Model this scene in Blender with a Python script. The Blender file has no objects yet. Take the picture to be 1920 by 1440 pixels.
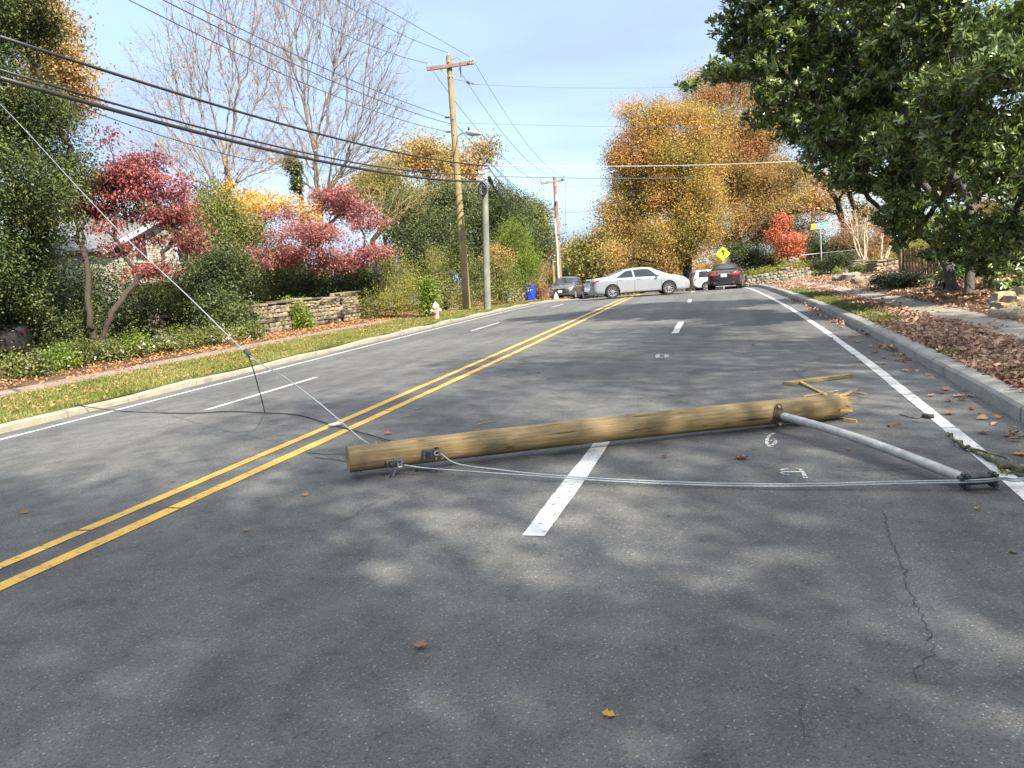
import bpy, math, random
import numpy as np
from mathutils import Vector, Matrix
R = math.radians
rng = np.random.default_rng(7)
random.seed(7)
sc = bpy.context.scene
C = sc.collection

# ------------------------------------------------------------------ camera
PITCH, ROLL, FPX, EYE = R(6.440626), R(4.322965), 1443.0, 1.6
cam_d = bpy.data.cameras.new('camera'); cam = bpy.data.objects.new('camera', cam_d); C.objects.link(cam)
cam_d.sensor_width = 36; cam_d.lens = 36*FPX/1920; cam_d.clip_start = .05; cam_d.clip_end = 3000
_f = Vector((0, math.cos(PITCH), -math.sin(PITCH))); _up = Vector((0, math.sin(PITCH), math.cos(PITCH))); _x = Vector((1, 0, 0))
_r = _x*math.cos(ROLL) - _up*math.sin(ROLL); _u = _x*math.sin(ROLL) + _up*math.cos(ROLL)
cam.matrix_world = Matrix(((_r.x, _u.x, -_f.x, 0), (_r.y, _u.y, -_f.y, 0), (_r.z, _u.z, -_f.z, EYE), (0, 0, 0, 1)))
sc.camera = cam

# ------------------------------------------------------------------ world, sun, exposure
SUN_EL = R(39); SX, SY = .58, -.81
_l = math.hypot(SX, SY); SX /= _l; SY /= _l
w = bpy.data.worlds.new('World'); sc.world = w; w.use_nodes = True
wn, wl = w.node_tree.nodes, w.node_tree.links
bg = wn['Background']; bg.inputs[1].default_value = .15
sky = wn.new('ShaderNodeTexSky'); sky.sky_type = 'NISHITA'; sky.sun_disc = False
sky.sun_elevation = SUN_EL; sky.sun_rotation = math.atan2(SX, SY)
sky.air_density = 1.0; sky.dust_density = .6; sky.ozone_density = 1.3
tc = wn.new('ShaderNodeTexCoord'); mp = wn.new('ShaderNodeMapping'); mp.inputs['Scale'].default_value = (1.3, 2.2, 7)
mp.inputs['Rotation'].default_value = (0, R(12), R(25))
nz = wn.new('ShaderNodeTexNoise'); nz.inputs['Scale'].default_value = 1.4; nz.inputs['Detail'].default_value = 6; nz.inputs['Roughness'].default_value = .5
cr = wn.new('ShaderNodeValToRGB'); cr.color_ramp.elements[0].position = .36; cr.color_ramp.elements[1].position = .68
cr.color_ramp.elements[0].color = (.70, .70, .70, 1); cr.color_ramp.elements[1].color = (1, 1, 1, 1)
mx = wn.new('ShaderNodeMix'); mx.data_type = 'RGBA'; mx.clamp_factor = True; mx.inputs[7].default_value = (1.30, 1.66, 2.26, 1)
wl.new(tc.outputs['Generated'], mp.inputs[0]); wl.new(mp.outputs[0], nz.inputs[0]); wl.new(nz.outputs[0], cr.inputs[0])
wl.new(cr.outputs[0], mx.inputs[0]); wl.new(sky.outputs[0], mx.inputs[6])
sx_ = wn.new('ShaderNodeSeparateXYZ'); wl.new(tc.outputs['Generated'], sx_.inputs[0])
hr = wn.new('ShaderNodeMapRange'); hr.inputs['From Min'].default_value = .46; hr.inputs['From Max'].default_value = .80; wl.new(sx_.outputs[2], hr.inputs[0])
m2 = wn.new('ShaderNodeMix'); m2.data_type = 'RGBA'; m2.inputs[7].default_value = (4.4, 4.7, 5.1, 1)      # unseen overhead sky brightened to cloud white, added to fill the shade
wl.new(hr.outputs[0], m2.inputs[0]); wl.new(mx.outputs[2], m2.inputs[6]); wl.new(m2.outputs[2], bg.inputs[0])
sd = bpy.data.lights.new('sun', 'SUN'); sun = bpy.data.objects.new('sun', sd); C.objects.link(sun)
sd.energy = 4.3; sd.angle = R(.8); sd.color = (1, .92, .78)
sun.rotation_euler = Vector((-SX*math.cos(SUN_EL), -SY*math.cos(SUN_EL), -math.sin(SUN_EL))).to_track_quat('-Z', 'Y').to_euler()
sc.view_settings.view_transform = 'Standard'; sc.view_settings.look = 'None'
sc.view_settings.exposure = 1.6; sc.view_settings.gamma = 1
sc.render.engine = 'CYCLES'
sc.cycles.transparent_max_bounces = 8; sc.cycles.max_bounces = 6

# ------------------------------------------------------------------ road frame and terrain
HD, CU, K0, K1, G0, G1, CROWN = R(18.290542), 4.336427, -.003865, .000105, .038019, -.000502, .014229
_S = np.arange(-60, 400, .25)
def _head(s):
    s = np.asarray(s, float); sp = np.clip(s, 0, 60)
    return HD + K0*sp + K1*sp**2/2 + (K0 + K1*60)*np.clip(s-60, 0, 40)
_H = _head(_S)
_grade = np.where(_S < 0, G0, np.where(_S < 38, G0+G1*_S, 0.0))
_g38 = G0+G1*38
_grade = np.where(_S >= 38, _g38 + (-.02-_g38)*np.clip((_S-38)/15, 0, 1), _grade)
_grade = np.where(_S >= 60, -.02-.012*np.clip((_S-60)/20, 0, 1), _grade)
_grade = np.where(_S >= 150, 0, _grade)
_i0 = int(np.argmin(abs(_S)))
_CX = np.cumsum(np.sin(_H))*.25; _CX -= _CX[_i0]; _CX -= math.cos(HD)*CU
_CY = np.cumsum(np.cos(_H))*.25; _CY -= _CY[_i0]; _CY += math.sin(HD)*CU
_CZ = np.cumsum(_grade)*.25; _CZ -= _CZ[_i0]; _CZ += CROWN*CU
def road_z(s, u):
    return np.interp(s, _S, _CZ) - CROWN*np.minimum(abs(u), 7)
KL, KR = -5.5, 6.47
def zoff(s, u):
    s, u = np.broadcast_arrays(np.asarray(s, float), np.asarray(u, float))
    z = np.zeros(s.shape)
    ul = KL - u
    l = np.where(ul > 0, .12 + .022*np.minimum(ul, 60) + .0 , 0)
    ur = u - KR
    bank = np.clip((s-30)/20, 0, 1)
    r = np.where(ur > 0, .14 + .02*np.minimum(ur, 1.9) + (.05+.03*bank)*np.clip(ur-1.9, 0, 10) + .012*np.clip(ur-12, 0, 60), 0)
    return l + r
def xyz(s, u, dz=0.):
    s, u = np.broadcast_arrays(np.asarray(s, float), np.asarray(u, float))
    h = np.interp(s, _S, _H)
    x = np.interp(s, _S, _CX) + np.cos(h)*u; y = np.interp(s, _S, _CY) - np.sin(h)*u
    return np.stack([x, y, road_z(s, u) + zoff(s, u) + dz], -1)
def su(x, y):
    x = np.asarray(x, float); y = np.asarray(y, float)
    s = y/math.cos(HD)*1.0; u = 0*s
    for _ in range(12):
        h = np.interp(s, _S, _H); cx = np.interp(s, _S, _CX); cy = np.interp(s, _S, _CY)
        dx, dy = x-cx, y-cy
        s = s + np.clip(dx*np.sin(h)+dy*np.cos(h), -15, 15)*.9
        u = dx*np.cos(h)-dy*np.sin(h)
    return s, u
def gz(x, y):
    s, u = su(x, y); return road_z(s, u)+zoff(s, u)
def ray(px, py):
    d = _f*FPX + _r*(px-960) - _u*(py-720)
    return np.array(d)/d.y          # unit forward distance
def at(px, py, Y): return np.array([0, 0, EYE]) + ray(px, py)*Y
def below(px, py, Y):              # ground under the point seen at px,py at forward distance Y
    p = at(px, py, Y); p[2] = float(gz(p[0], p[1])); return p
def hit(px, py, dz=0., ymax=90):
    d = ray(px, py); Y = np.arange(1, ymax, .02)
    P = np.array([0, 0, EYE]) + Y[:, None]*d
    g = gz(P[:, 0], P[:, 1])+dz
    i = np.argmax(P[:, 2] <= g)
    return P[i] if P[i, 2] <= g[i] else P[-1]

# ------------------------------------------------------------------ mesh helper
class MB:
    def __init__(s): s.v = []; s.f = []; s.n = 0
    def add(s, v, faces, m=0):
        v = np.asarray(v, float).reshape(-1, 3)
        if not isinstance(faces, (list, tuple)) or (len(faces) and not isinstance(faces[0], np.ndarray)):
            g = {}
            for f in faces: g.setdefault(len(f), []).append(f)
            faces = [np.array(a) for a in g.values()]
        for f in faces:
            if len(f): s.f.append((f+s.n, m))
        s.v.append(v); s.n += len(v); return s
    def box(s, c, d, rot=None, m=0, ch=0):
        c = np.array(c, float); h = np.array(d, float)/2
        if ch <= 0:
            v = np.array([[x, y, z] for x in (-1, 1) for y in (-1, 1) for z in (-1, 1)])*h
            f = [(0, 1, 3, 2), (4, 6, 7, 5), (0, 4, 5, 1), (2, 3, 7, 6), (0, 2, 6, 4), (1, 5, 7, 3)]
        else:
            ch = min(ch, h.min()*.9); v = []; f = []
            # chamfered box: 24 verts
            idx = {}
            for x in (-1, 1):
                for y in (-1, 1):
                    for z in (-1, 1):
                        for a in range(3):
                            p = np.array([x, y, z])*(h-ch); p[a] = [x, y, z][a]*h[a]
                            idx[(x, y, z, a)] = len(v); v.append(p)
            v = np.array(v)
            for a in range(3):
                b, c2 = [(1, 2), (2, 0), (0, 1)][a]
                for sg in (-1, 1):
                    q = []
                    for (p1, p2) in ((-1, -1), (1, -1), (1, 1), (-1, 1)):
                        k = [0, 0, 0]; k[a] = sg; k[b] = p1; k[c2] = p2; q.append(idx[(*k, a)])
                    f.append(q if sg > 0 else q[::-1])
            for a in range(3):
                b, c2 = [(1, 2), (2, 0), (0, 1)][a]
                for p1 in (-1, 1):
                    for p2 in (-1, 1):
                        k0 = [0, 0, 0]; k1 = [0, 0, 0]; k0[a] = -1; k1[a] = 1
                        k0[b] = k1[b] = p1; k0[c2] = k1[c2] = p2
                        q = [idx[(*k0, b)], idx[(*k1, b)], idx[(*k1, c2)], idx[(*k0, c2)]]
                        f.append(q if p1*p2 > 0 else q[::-1])
            for x in (-1, 1):
                for y in (-1, 1):
                    for z in (-1, 1):
                        q = [idx[(x, y, z, 0)], idx[(x, y, z, 1)], idx[(x, y, z, 2)]]
                        f.append(q if x*y*z > 0 else q[::-1])
        if rot is not None: v = v @ np.array(rot).T
        return s.add(v+c, f, m)
    def tube(s, P, r, n=8, m=0, cap=True, closed=False):
        P = np.asarray(P, float); k = len(P); r = np.broadcast_to(np.asarray(r, float), (k,))
        T = np.gradient(P, axis=0)
        if closed: T = np.roll(P, -1, 0)-np.roll(P, 1, 0)
        T /= np.linalg.norm(T, axis=1)[:, None]+1e-12
        a = np.array([0, 0, 1.]) if abs(T[0, 2]) < .9 else np.array([1., 0, 0])
        N = np.zeros_like(P); q = a-T[0]*(a@T[0]); N[0] = q/np.linalg.norm(q)
        for i in range(1, k):
            q = N[i-1]-T[i]*(N[i-1]@T[i]); N[i] = q/(np.linalg.norm(q)+1e-12)
        B = np.cross(T, N); th = np.arange(n)*2*math.pi/n
        V = P[:, None]+r[:, None, None]*(np.cos(th)[None, :, None]*N[:, None]+np.sin(th)[None, :, None]*B[:, None])
        f = []; kk = k if closed else k-1
        for i in range(kk):
            j = (i+1) % k
            for t in range(n): f.append((i*n+t, i*n+(t+1) % n, j*n+(t+1) % n, j*n+t))
        V = V.reshape(-1, 3)
        if cap and not closed:
            f = [np.array(f), np.array([list(range(n))[::-1]]), np.array([[(k-1)*n+t for t in range(n)]])]
        return s.add(V, f, m)
    def cyl(s, a, b, ra, rb=None, n=16, m=0): return s.tube([a, b], [ra, ra if rb is None else rb], n, m)
    def lathe(s, prof, c=(0, 0, 0), n=20, m=0, axis=None):
        prof = np.array(prof, float); k = len(prof); th = np.arange(n)*2*math.pi/n
        V = np.stack([prof[:, 0][:, None]*np.cos(th), prof[:, 0][:, None]*np.sin(th), np.repeat(prof[:, 1][:, None], n, 1)], -1).reshape(-1, 3)
        if axis is not None: V = V @ np.array(Vector((0, 0, 1)).rotation_difference(Vector(axis)).to_matrix()).T
        f = [(i*n+t, i*n+(t+1) % n, (i+1)*n+(t+1) % n, (i+1)*n+t) for i in range(k-1) for t in range(n)]
        return s.add(V+np.array(c), f, m)
    def prism(s, poly, M, t, m=0):      # poly 2D in local xy, extruded along z by t, M 4x4
        poly = np.array(poly, float); k = len(poly)
        v = np.concatenate([np.c_[poly, np.zeros(k)], np.c_[poly, np.full(k, t)]]); M = np.array(M)
        v = v @ M[:3, :3].T + M[:3, 3]
        f = [tuple(range(k))[::-1], tuple(range(k, 2*k))]+[(i, (i+1) % k, k+(i+1) % k, k+i) for i in range(k)]
        return s.add(v, f, m)
    def build(s, name, mats, parent=None, smooth=False, origin=None):
        V = np.concatenate(s.v) if s.v else np.zeros((0, 3))
        rt = parent
        while rt is not None and rt.parent is not None: rt = rt.parent
        if rt is not None and origin is None and rt.type == 'EMPTY' and rt.get('_w'): origin = rt.location
        if origin is not None: V = V-np.array(origin)
        me = bpy.data.meshes.new(name); me.vertices.add(len(V)); me.vertices.foreach_set('co', V.astype(np.float32).ravel())
        tot = sum(f.size for f, _ in s.f); npoly = sum(len(f) for f, _ in s.f)
        me.loops.add(tot); me.polygons.add(npoly)
        me.loops.foreach_set('vertex_index', np.concatenate([f.ravel() for f, _ in s.f]).astype(np.int32))
        cnt = np.concatenate([np.full(len(f), f.shape[1]) for f, _ in s.f]).astype(np.int32)
        st = np.concatenate([[0], np.cumsum(cnt)[:-1]]).astype(np.int32)
        me.polygons.foreach_set('loop_start', st); me.polygons.foreach_set('loop_total', cnt)
        me.polygons.foreach_set('material_index', np.concatenate([np.full(len(f), m) for f, m in s.f]).astype(np.int32))
        me.polygons.foreach_set('use_smooth', np.full(npoly, bool(smooth)))
        if not isinstance(mats, (list, tuple)): mats = [mats]
        for m in mats: me.materials.append(m)
        me.update(calc_edges=True); me.validate()
        o = bpy.data.objects.new(name, me); C.objects.link(o)
        if parent is not None: o.parent = parent
        if origin is not None and parent is None: o.location = origin
        return o
def empty(name, loc, world=True):
    o = bpy.data.objects.new(name, None); C.objects.link(o); o.location = Vector([float(a) for a in loc]); o.empty_display_size = .1
    if world: o['_w'] = 1
    return o
def tag(o, label=None, cat=None, group=None, kind=None):
    if label: o['label'] = label
    if cat: o['category'] = cat
    if group: o['group'] = group
    if kind: o['kind'] = kind
    return o
def rotm(a, b, c): return np.array((Matrix.Rotation(c, 3, 'Z') @ Matrix.Rotation(b, 3, 'Y') @ Matrix.Rotation(a, 3, 'X')))
def smooth_by_angle(o, deg=35):
    me = o.data
    me.polygons.foreach_set('use_smooth', np.ones(len(me.polygons), bool))
    try: me.set_sharp_from_angle(angle=R(deg))
    except Exception: pass

# ------------------------------------------------------------------ materials
def newmat(name):
    m = bpy.data.materials.new(name); m.use_nodes = True
    return m, m.node_tree.nodes, m.node_tree.links, m.node_tree.nodes['Principled BSDF']
def noise(n, l, scale, detail=4, rough=.55, coord='Object', sx=(1, 1, 1)):
    t = n.new('ShaderNodeTexCoord'); mp = n.new('ShaderNodeMapping'); mp.inputs['Scale'].default_value = sx
    z = n.new('ShaderNodeTexNoise'); z.inputs['Scale'].default_value = scale; z.inputs['Detail'].default_value = detail; z.inputs['Roughness'].default_value = rough
    l.new(t.outputs[coord], mp.inputs[0]); l.new(mp.outputs[0], z.inputs[0]); return z
def ramp(n, cols, pos=None, interp='LINEAR'):
    r = n.new('ShaderNodeValToRGB'); e = r.color_ramp.elements; r.color_ramp.interpolation = interp
    k = len(cols); pos = pos or [i/(k-1) for i in range(k)]
    while len(e) < k: e.new(.5)
    for i in range(k): e[i].position = pos[i]; e[i].color = (*cols[i][:3], 1)
    return r
def mixc(n, l, fac, a, b, mode='MIX'):
    x = n.new('ShaderNodeMix'); x.data_type = 'RGBA'; x.blend_type = mode
    for k, v in ((0, fac), (6, a), (7, b)):
        if isinstance(v, (int, float)): x.inputs[k].default_value = v
        elif isinstance(v, tuple): x.inputs[k].default_value = (*v[:3], 1)
        else: l.new(v, x.inputs[k])
    return x.outputs[2]
def bump(n, l, b, h, s=.3, d=.02):
    q = n.new('ShaderNodeBump'); q.inputs['Strength'].default_value = s; q.inputs['Distance'].default_value = d
    l.new(h, q.inputs['Height']); l.new(q.outputs[0], b.inputs['Normal'])
def simple(name, col, rough=.6, metal=0, var=.15, scale=6, bmp=.15, coat=0):
    m, n, l, b = newmat(name)
    z = noise(n, l, scale, 5)
    r = ramp(n, [tuple(c*(1-var) for c in col), tuple(min(1, c*(1+var)) for c in col)], [.3, .7]); l.new(z.outputs[0], r.inputs[0])
    l.new(r.outputs[0], b.inputs['Base Color']); b.inputs['Roughness'].default_value = rough; b.inputs['Metallic'].default_value = metal
    b.inputs['Coat Weight'].default_value = coat; b.inputs['Coat Roughness'].default_value = .05
    if bmp: bump(n, l, b, z.outputs[0], bmp, .01)
    return m
GAIN = 1.2
def leafmat(name, cols, rough=.6, trans=.3, nscale=.5, spec=.22, rnd=.6, pos=None):
    m, n, l, b = newmat(name)
    g = n.new('ShaderNodeNewGeometry'); z = noise(n, l, nscale, 3)
    st = n.new('ShaderNodeMath'); st.operation = 'MULTIPLY_ADD'; st.inputs[1].default_value = (1-rnd)*3.4; st.inputs[2].default_value = -(1-rnd)*1.2
    l.new(z.outputs[0], st.inputs[0])
    ad = n.new('ShaderNodeMath'); ad.operation = 'MULTIPLY_ADD'; ad.inputs[1].default_value = rnd
    l.new(g.outputs['Random Per Island'], ad.inputs[0]); l.new(st.outputs[0], ad.inputs[2])
    r = ramp(n, [tuple(min(.75, c*GAIN) for c in q) for q in cols], pos); l.new(ad.outputs[0], r.inputs[0])
    l.new(r.outputs[0], b.inputs['Base Color']); b.inputs['Roughness'].default_value = rough; b.inputs['Specular IOR Level'].default_value = spec
    t = n.new('ShaderNodeBsdfTranslucent'); l.new(r.outputs[0], t.inputs[0])
    ms = n.new('ShaderNodeMixShader'); ms.inputs[0].default_value = trans
    l.new(b.outputs[0], ms.inputs[1]); l.new(t.outputs[0], ms.inputs[2]); l.new(ms.outputs[0], n['Material Output'].inputs[0])
    return m

HD0 = R(16)
def asphalt():
    m, n, l, b = newmat('asphalt')
    t = n.new('ShaderNodeTexCoord')
    big = noise(n, l, .35, 4); mid = noise(n, l, 3.5, 5, .6); fine = noise(n, l, 90, 3, .7)
    c = ramp(n, [(.074, .074, .074), (.100, .100, .0995), (.122, .121, .119)], [.3, .5, .72]); l.new(mid.outputs[0], c.inputs[0])
    c2 = ramp(n, [(.78, .78, .80), (1.15, 1.14, 1.1)], [.35, .65]); l.new(big.outputs[0], c2.inputs[0])
    col = mixc(n, l, 1., c.outputs[0], c2.outputs[0], 'MULTIPLY')
    # aggregate: light and dark stones
    v = n.new('ShaderNodeTexVoronoi'); v.inputs['Scale'].default_value = 105; l.new(t.outputs['Object'], v.inputs[0])
    vr = n.new('ShaderNodeSeparateColor'); l.new(v.outputs['Color'], vr.inputs[0])
    st = ramp(n, [(.45, .45, .45), (1, 1, 1), (1.15, 1.15, 1.15), (2.8, 2.7, 2.6)], [0, .35, .90, .985]); l.new(vr.outputs[0], st.inputs[0])
    dm = ramp(n, [(1, 1, 1), (0, 0, 0)], [.25, .6]); l.new(v.outputs['Distance'], dm.inputs[0])
    col = mixc(n, l, dm.outputs[0], col, mixc(n, l, 1., col, st.outputs[0], 'MULTIPLY'))
    fr = ramp(n, [(.72, .72, .72), (1.28, 1.28, 1.28)], [.35, .65]); l.new(fine.outputs[0], fr.inputs[0])
    col = mixc(n, l, .8, col, fr.outputs[0], 'MULTIPLY')
    # long tyre-polished streaks and dark spots
    sp = noise(n, l, 7, 2, .5); sr = ramp(n, [(.72, .72, .73), (1, 1, 1)], [.24, .33]); l.new(sp.outputs[0], sr.inputs[0])
    col = mixc(n, l, .7, col, sr.outputs[0], 'MULTIPLY')
    # wheel-path wear along the lanes
    mr = n.new('ShaderNodeMapping'); mr.inputs['Rotation'].default_value = (0, 0, HD0); t3 = n.new('ShaderNodeTexCoord'); l.new(t3.outputs['Object'], mr.inputs[0])
    ms_ = n.new('ShaderNodeMapping'); ms_.inputs['Scale'].default_value = (1.5, .05, 1); l.new(mr.outputs[0], ms_.inputs[0])
    wz = n.new('ShaderNodeTexNoise'); wz.inputs['Scale'].default_value = 1.3; wz.inputs['Detail'].default_value = 3; l.new(ms_.outputs[0], wz.inputs[0])
    wr_ = ramp(n, [(.84, .84, .85), (1.12, 1.12, 1.1)], [.35, .65]); l.new(wz.outputs[0], wr_.inputs[0]); col = mixc(n, l, 1., col, wr_.outputs[0], 'MULTIPLY')
    ms2 = n.new('ShaderNodeMapping'); ms2.inputs['Scale'].default_value = (14, 5, 1); ms2.inputs['Rotation'].default_value = (0, 0, -.5); l.new(mr.outputs[0], ms2.inputs[0])
    pz = n.new('ShaderNodeTexNoise'); pz.inputs['Scale'].default_value = 1.6; pz.inputs['Detail'].default_value = 2; l.new(ms2.outputs[0], pz.inputs[0])
    pr = ramp(n, [(.5, .5, .5), (1, 1, 1)], [.26, .31]); l.new(pz.outputs[0], pr.inputs[0]); col = mixc(n, l, .7, col, pr.outputs[0], 'MULTIPLY')
    l.new(col, b.inputs['Base Color']); b.inputs['Roughness'].default_value = .82; b.inputs['Specular IOR Level'].default_value = .35
    ad = n.new('ShaderNodeMath'); ad.operation = 'SUBTRACT'; l.new(fine.outputs[0], ad.inputs[0]); l.new(v.outputs['Distance'], ad.inputs[1])
    bump(n, l, b, ad.outputs[0], .9, .006)
    return m
def paint(name, col, dark, wear=.38):
    m, n, l, b = newmat(name)
    z = noise(n, l, 22, 6, .7); r = ramp(n, [dark, col], [wear, wear+.05]); l.new(z.outputs[0], r.inputs[0])
    z2 = noise(n, l, 2.5, 3); r2 = ramp(n, [(.82, .82, .82), (1.05, 1.05, 1.05)], [.35, .65]); l.new(z2.outputs[0], r2.inputs[0])
    col = mixc(n, l, 1., r.outputs[0], r2.outputs[0], 'MULTIPLY')
    z3 = noise(n, l, 120, 2, .6); r3 = ramp(n, [(.75, .75, .75), (1.1, 1.1, 1.1)], [.35, .6]); l.new(z3.outputs[0], r3.inputs[0])
    l.new(mixc(n, l, 1., col, r3.outputs[0], 'MULTIPLY'), b.inputs['Base Color']); b.inputs['Roughness'].default_value = .6
    bump(n, l, b, z3.outputs[0], .5, .004)
    return m
def concrete(name, col, joint=None):
    m, n, l, b = newmat(name)
    z = noise(n, l, 2.2, 7, .65); r = ramp(n, [tuple(c*.62 for c in col), col, tuple(c*1.2 for c in col)], [.28, .5, .72]); l.new(z.outputs[0], r.inputs[0])
    z2 = noise(n, l, 60, 3, .6); r2 = ramp(n, [(.75, .75, .75), (1.15, 1.15, 1.15)], [.3, .7]); l.new(z2.outputs[0], r2.inputs[0])
    l.new(mixc(n, l, 1., r.outputs[0], r2.outputs[0], 'MULTIPLY'), b.inputs['Base Color']); b.inputs['Roughness'].default_value = .9
    bump(n, l, b, z2.outputs[0], .5, .006); return m
def ground_mat(name, cols, scale=1.2, fine=30):
    m, n, l, b = newmat(name)
    z = noise(n, l, scale, 7, .7); r = ramp(n, cols, [.3+.4*i/(len(cols)-1) for i in range(len(cols))]); l.new(z.outputs[0], r.inputs[0])
    z2 = noise(n, l, fine, 4, .7); r2 = ramp(n, [(.5, .5, .5), (1.4, 1.4, 1.4)], [.32, .68]); l.new(z2.outputs[0], r2.inputs[0])
    l.new(mixc(n, l, 1., r.outputs[0], r2.outputs[0], 'MULTIPLY'), b.inputs['Base Color']); b.inputs['Roughness'].default_value = .95
    b.inputs['Specular IOR Level'].default_value = .15
    bump(n, l, b, z2.outputs[0], .8, .03); return m
def wood_mat(name, cols, axis_scale=(1, 25, 25), streak=3.0):
    m, n, l, b = newmat(name)
    z = noise(n, l, streak, 6, .65, sx=axis_scale); r = ramp(n, cols, [.3+.4*i/(len(cols)-1) for i in range(len(cols))]); l.new(z.outputs[0], r.inputs[0])
    z2 = noise(n, l, 2, 3, .5); r2 = ramp(n, [(.72, .75, .72), (1.12, 1.08, 1.0)], [.35, .65]); l.new(z2.outputs[0], r2.inputs[0])
    z3 = noise(n, l, streak*2.2, 3, .5, sx=axis_scale); r3 = ramp(n, [(.25, .22, .18), (1, 1, 1)], [.30, .34]); l.new(z3.outputs[0], r3.inputs[0])
    col = mixc(n, l, 1., r.outputs[0], r2.outputs[0], 'MULTIPLY')
    l.new(mixc(n, l, .8, col, r3.outputs[0], 'MULTIPLY'), b.inputs['Base Color']); b.inputs['Roughness'].default_value = .75
    b.inputs['Specular IOR Level'].default_value = .25
    bump(n, l, b, z.outputs[0], .6, .01); return m
def weathered_pine(name, cols):
    m = wood_mat(name, cols, (1, 16, 16), 2.6); n, l = m.node_tree.nodes, m.node_tree.links; b = n['Principled BSDF']
    src = b.inputs['Base Color'].links[0].from_socket
    z = noise(n, l, 1.6, 6, .65, sx=(1, 2.4, 2.4)); r = ramp(n, [(.66, .66, .62), (.95, .96, .94), (1.12, 1.08, 1.0)], [.34, .5, .66]); l.new(z.outputs[0], r.inputs[0])
    c = mixc(n, l, 1., src, r.outputs[0], 'MULTIPLY')
    z2 = noise(n, l, 5, 3, .5, sx=(.35, 5, 5)); r2 = ramp(n, [(.22, .19, .15), (1, 1, 1)], [.31, .335]); l.new(z2.outputs[0], r2.inputs[0]); c = mixc(n, l, .85, c, r2.outputs[0], 'MULTIPLY')
    v = n.new('ShaderNodeTexVoronoi'); v.inputs['Scale'].default_value = 2.2; t = n.new('ShaderNodeTexCoord'); mp = n.new('ShaderNodeMapping'); mp.inputs['Scale'].default_value = (.8, 2, 2); l.new(t.outputs['Object'], mp.inputs[0]); l.new(mp.outputs[0], v.inputs[0])
    r3 = ramp(n, [(.45, .33, .22), (.8, .74, .66), (1, 1, 1)], [.04, .07, .12]); l.new(v.outputs['Distance'], r3.inputs[0]); l.new(mixc(n, l, .9, c, r3.outputs[0], 'MULTIPLY'), b.inputs['Base Color'])
    return m
def stone_mat(name, cols):
    m, n, l, b = newmat(name)
    g = n.new('ShaderNodeNewGeometry'); r = ramp(n, cols); l.new(g.outputs['Random Per Island'], r.inputs[0])
    z = noise(n, l, 14, 5, .7); r2 = ramp(n, [(.5, .5, .48), (1.3, 1.28, 1.2)], [.3, .7]); l.new(z.outputs[0], r2.inputs[0])
    l.new(mixc(n, l, 1., r.outputs[0], r2.outputs[0], 'MULTIPLY'), b.inputs['Base Color']); b.inputs['Roughness'].default_value = .9
    bump(n, l, b, z.outputs[0], .7, .03); return m
def bark(name, col, spots=None):
    m, n, l, b = newmat(name)
    z = noise(n, l, 5, 6, .7, sx=(4, 4, 1)); r = ramp(n, [tuple(c*.45 for c in col), col, tuple(c*1.35 for c in col)], [.3, .5, .72]); l.new(z.outputs[0], r.inputs[0])
    l.new(r.outputs[0], b.inputs['Base Color']); b.inputs['Roughness'].default_value = .9; b.inputs['Specular IOR Level'].default_value = .2
    bump(n, l, b, z.outputs[0], .8, .03); return m
def glass_dark(name, col=(.02, .025, .03)):
    m, n, l, b = newmat(name); b.inputs['Base Color'].default_value = (*col, 1); b.inputs['Roughness'].default_value = .04
    b.inputs['Specular IOR Level'].default_value = .35
    z = noise(n, l, 2, 2); bump(n, l, b, z.outputs[0], .03, .01); return m

M = {}
M['asphalt'] = asphalt()
M['white_paint'] = paint('white_paint', (.53, .53, .51), (.10, .10, .10), .37)
M['yellow_paint'] = paint('yellow_paint', (.62, .36, .04), (.10, .085, .06), .37)
M['tar'] = simple('crack_dark', (.034, .034, .036), .9, 0, .3, 20)  # near-black tone for the road cracks and the asphalt lump
M['chalk'] = paint('chalk', (.42, .42, .38), (.1, .1, .1), .47)
M['kerb'] = concrete('kerb_concrete', (.23, .225, .20)); M['kerb_old'] = concrete('old_kerb_concrete', (.27, .245, .185))
M['walk'] = concrete('sidewalk_concrete', (.24, .215, .18)); M['walk_l'] = concrete('left_sidewalk_concrete', (.22, .165, .13))
M['soil'] = ground_mat('soil', [(.045, .03, .02), (.10, .062, .04), (.16, .095, .058)], 1.5, 28)
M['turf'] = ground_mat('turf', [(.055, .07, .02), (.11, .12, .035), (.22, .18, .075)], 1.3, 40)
M['turf_r'] = ground_mat('dark_turf', [(.05, .065, .02), (.085, .10, .03), (.13, .10, .05)], 2.0, 40)  # darker, less yellow turf for the right strip and distant ground
M['pine'] = weathered_pine('treated_pine', [(.17, .12, .06), (.26, .19, .105), (.35, .265, .155)])
M['pine_end'] = wood_mat('raw_pine', [(.24, .15, .065), (.38, .26, .125), (.48, .35, .19)], (2, 30, 30))
M['pole_wood'] = wood_mat('weathered_pole', [(.15, .115, .05), (.26, .20, .10), (.33, .26, .14)], (25, 25, 1))
M['pole_grey'] = wood_mat('grey_pole_wood', [(.11, .12, .10), (.18, .19, .165), (.24, .25, .22)], (25, 25, 1))
M['pole_red'] = wood_mat('reddish_pole_wood', [(.16, .09, .06), (.25, .16, .12), (.31, .22, .17)], (25, 25, 1))
M['arm_red'] = wood_mat('redwood_arm', [(.13, .075, .055), (.22, .13, .10), (.28, .175, .14)], (1, 25, 25))
M['lumber'] = wood_mat('broken_board', [(.19, .13, .06), (.32, .23, .11), (.4, .3, .15)])
M['galv'] = simple('galvanised_steel', (.36, .355, .33), .55, .25, .22, 16, .2)
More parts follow.
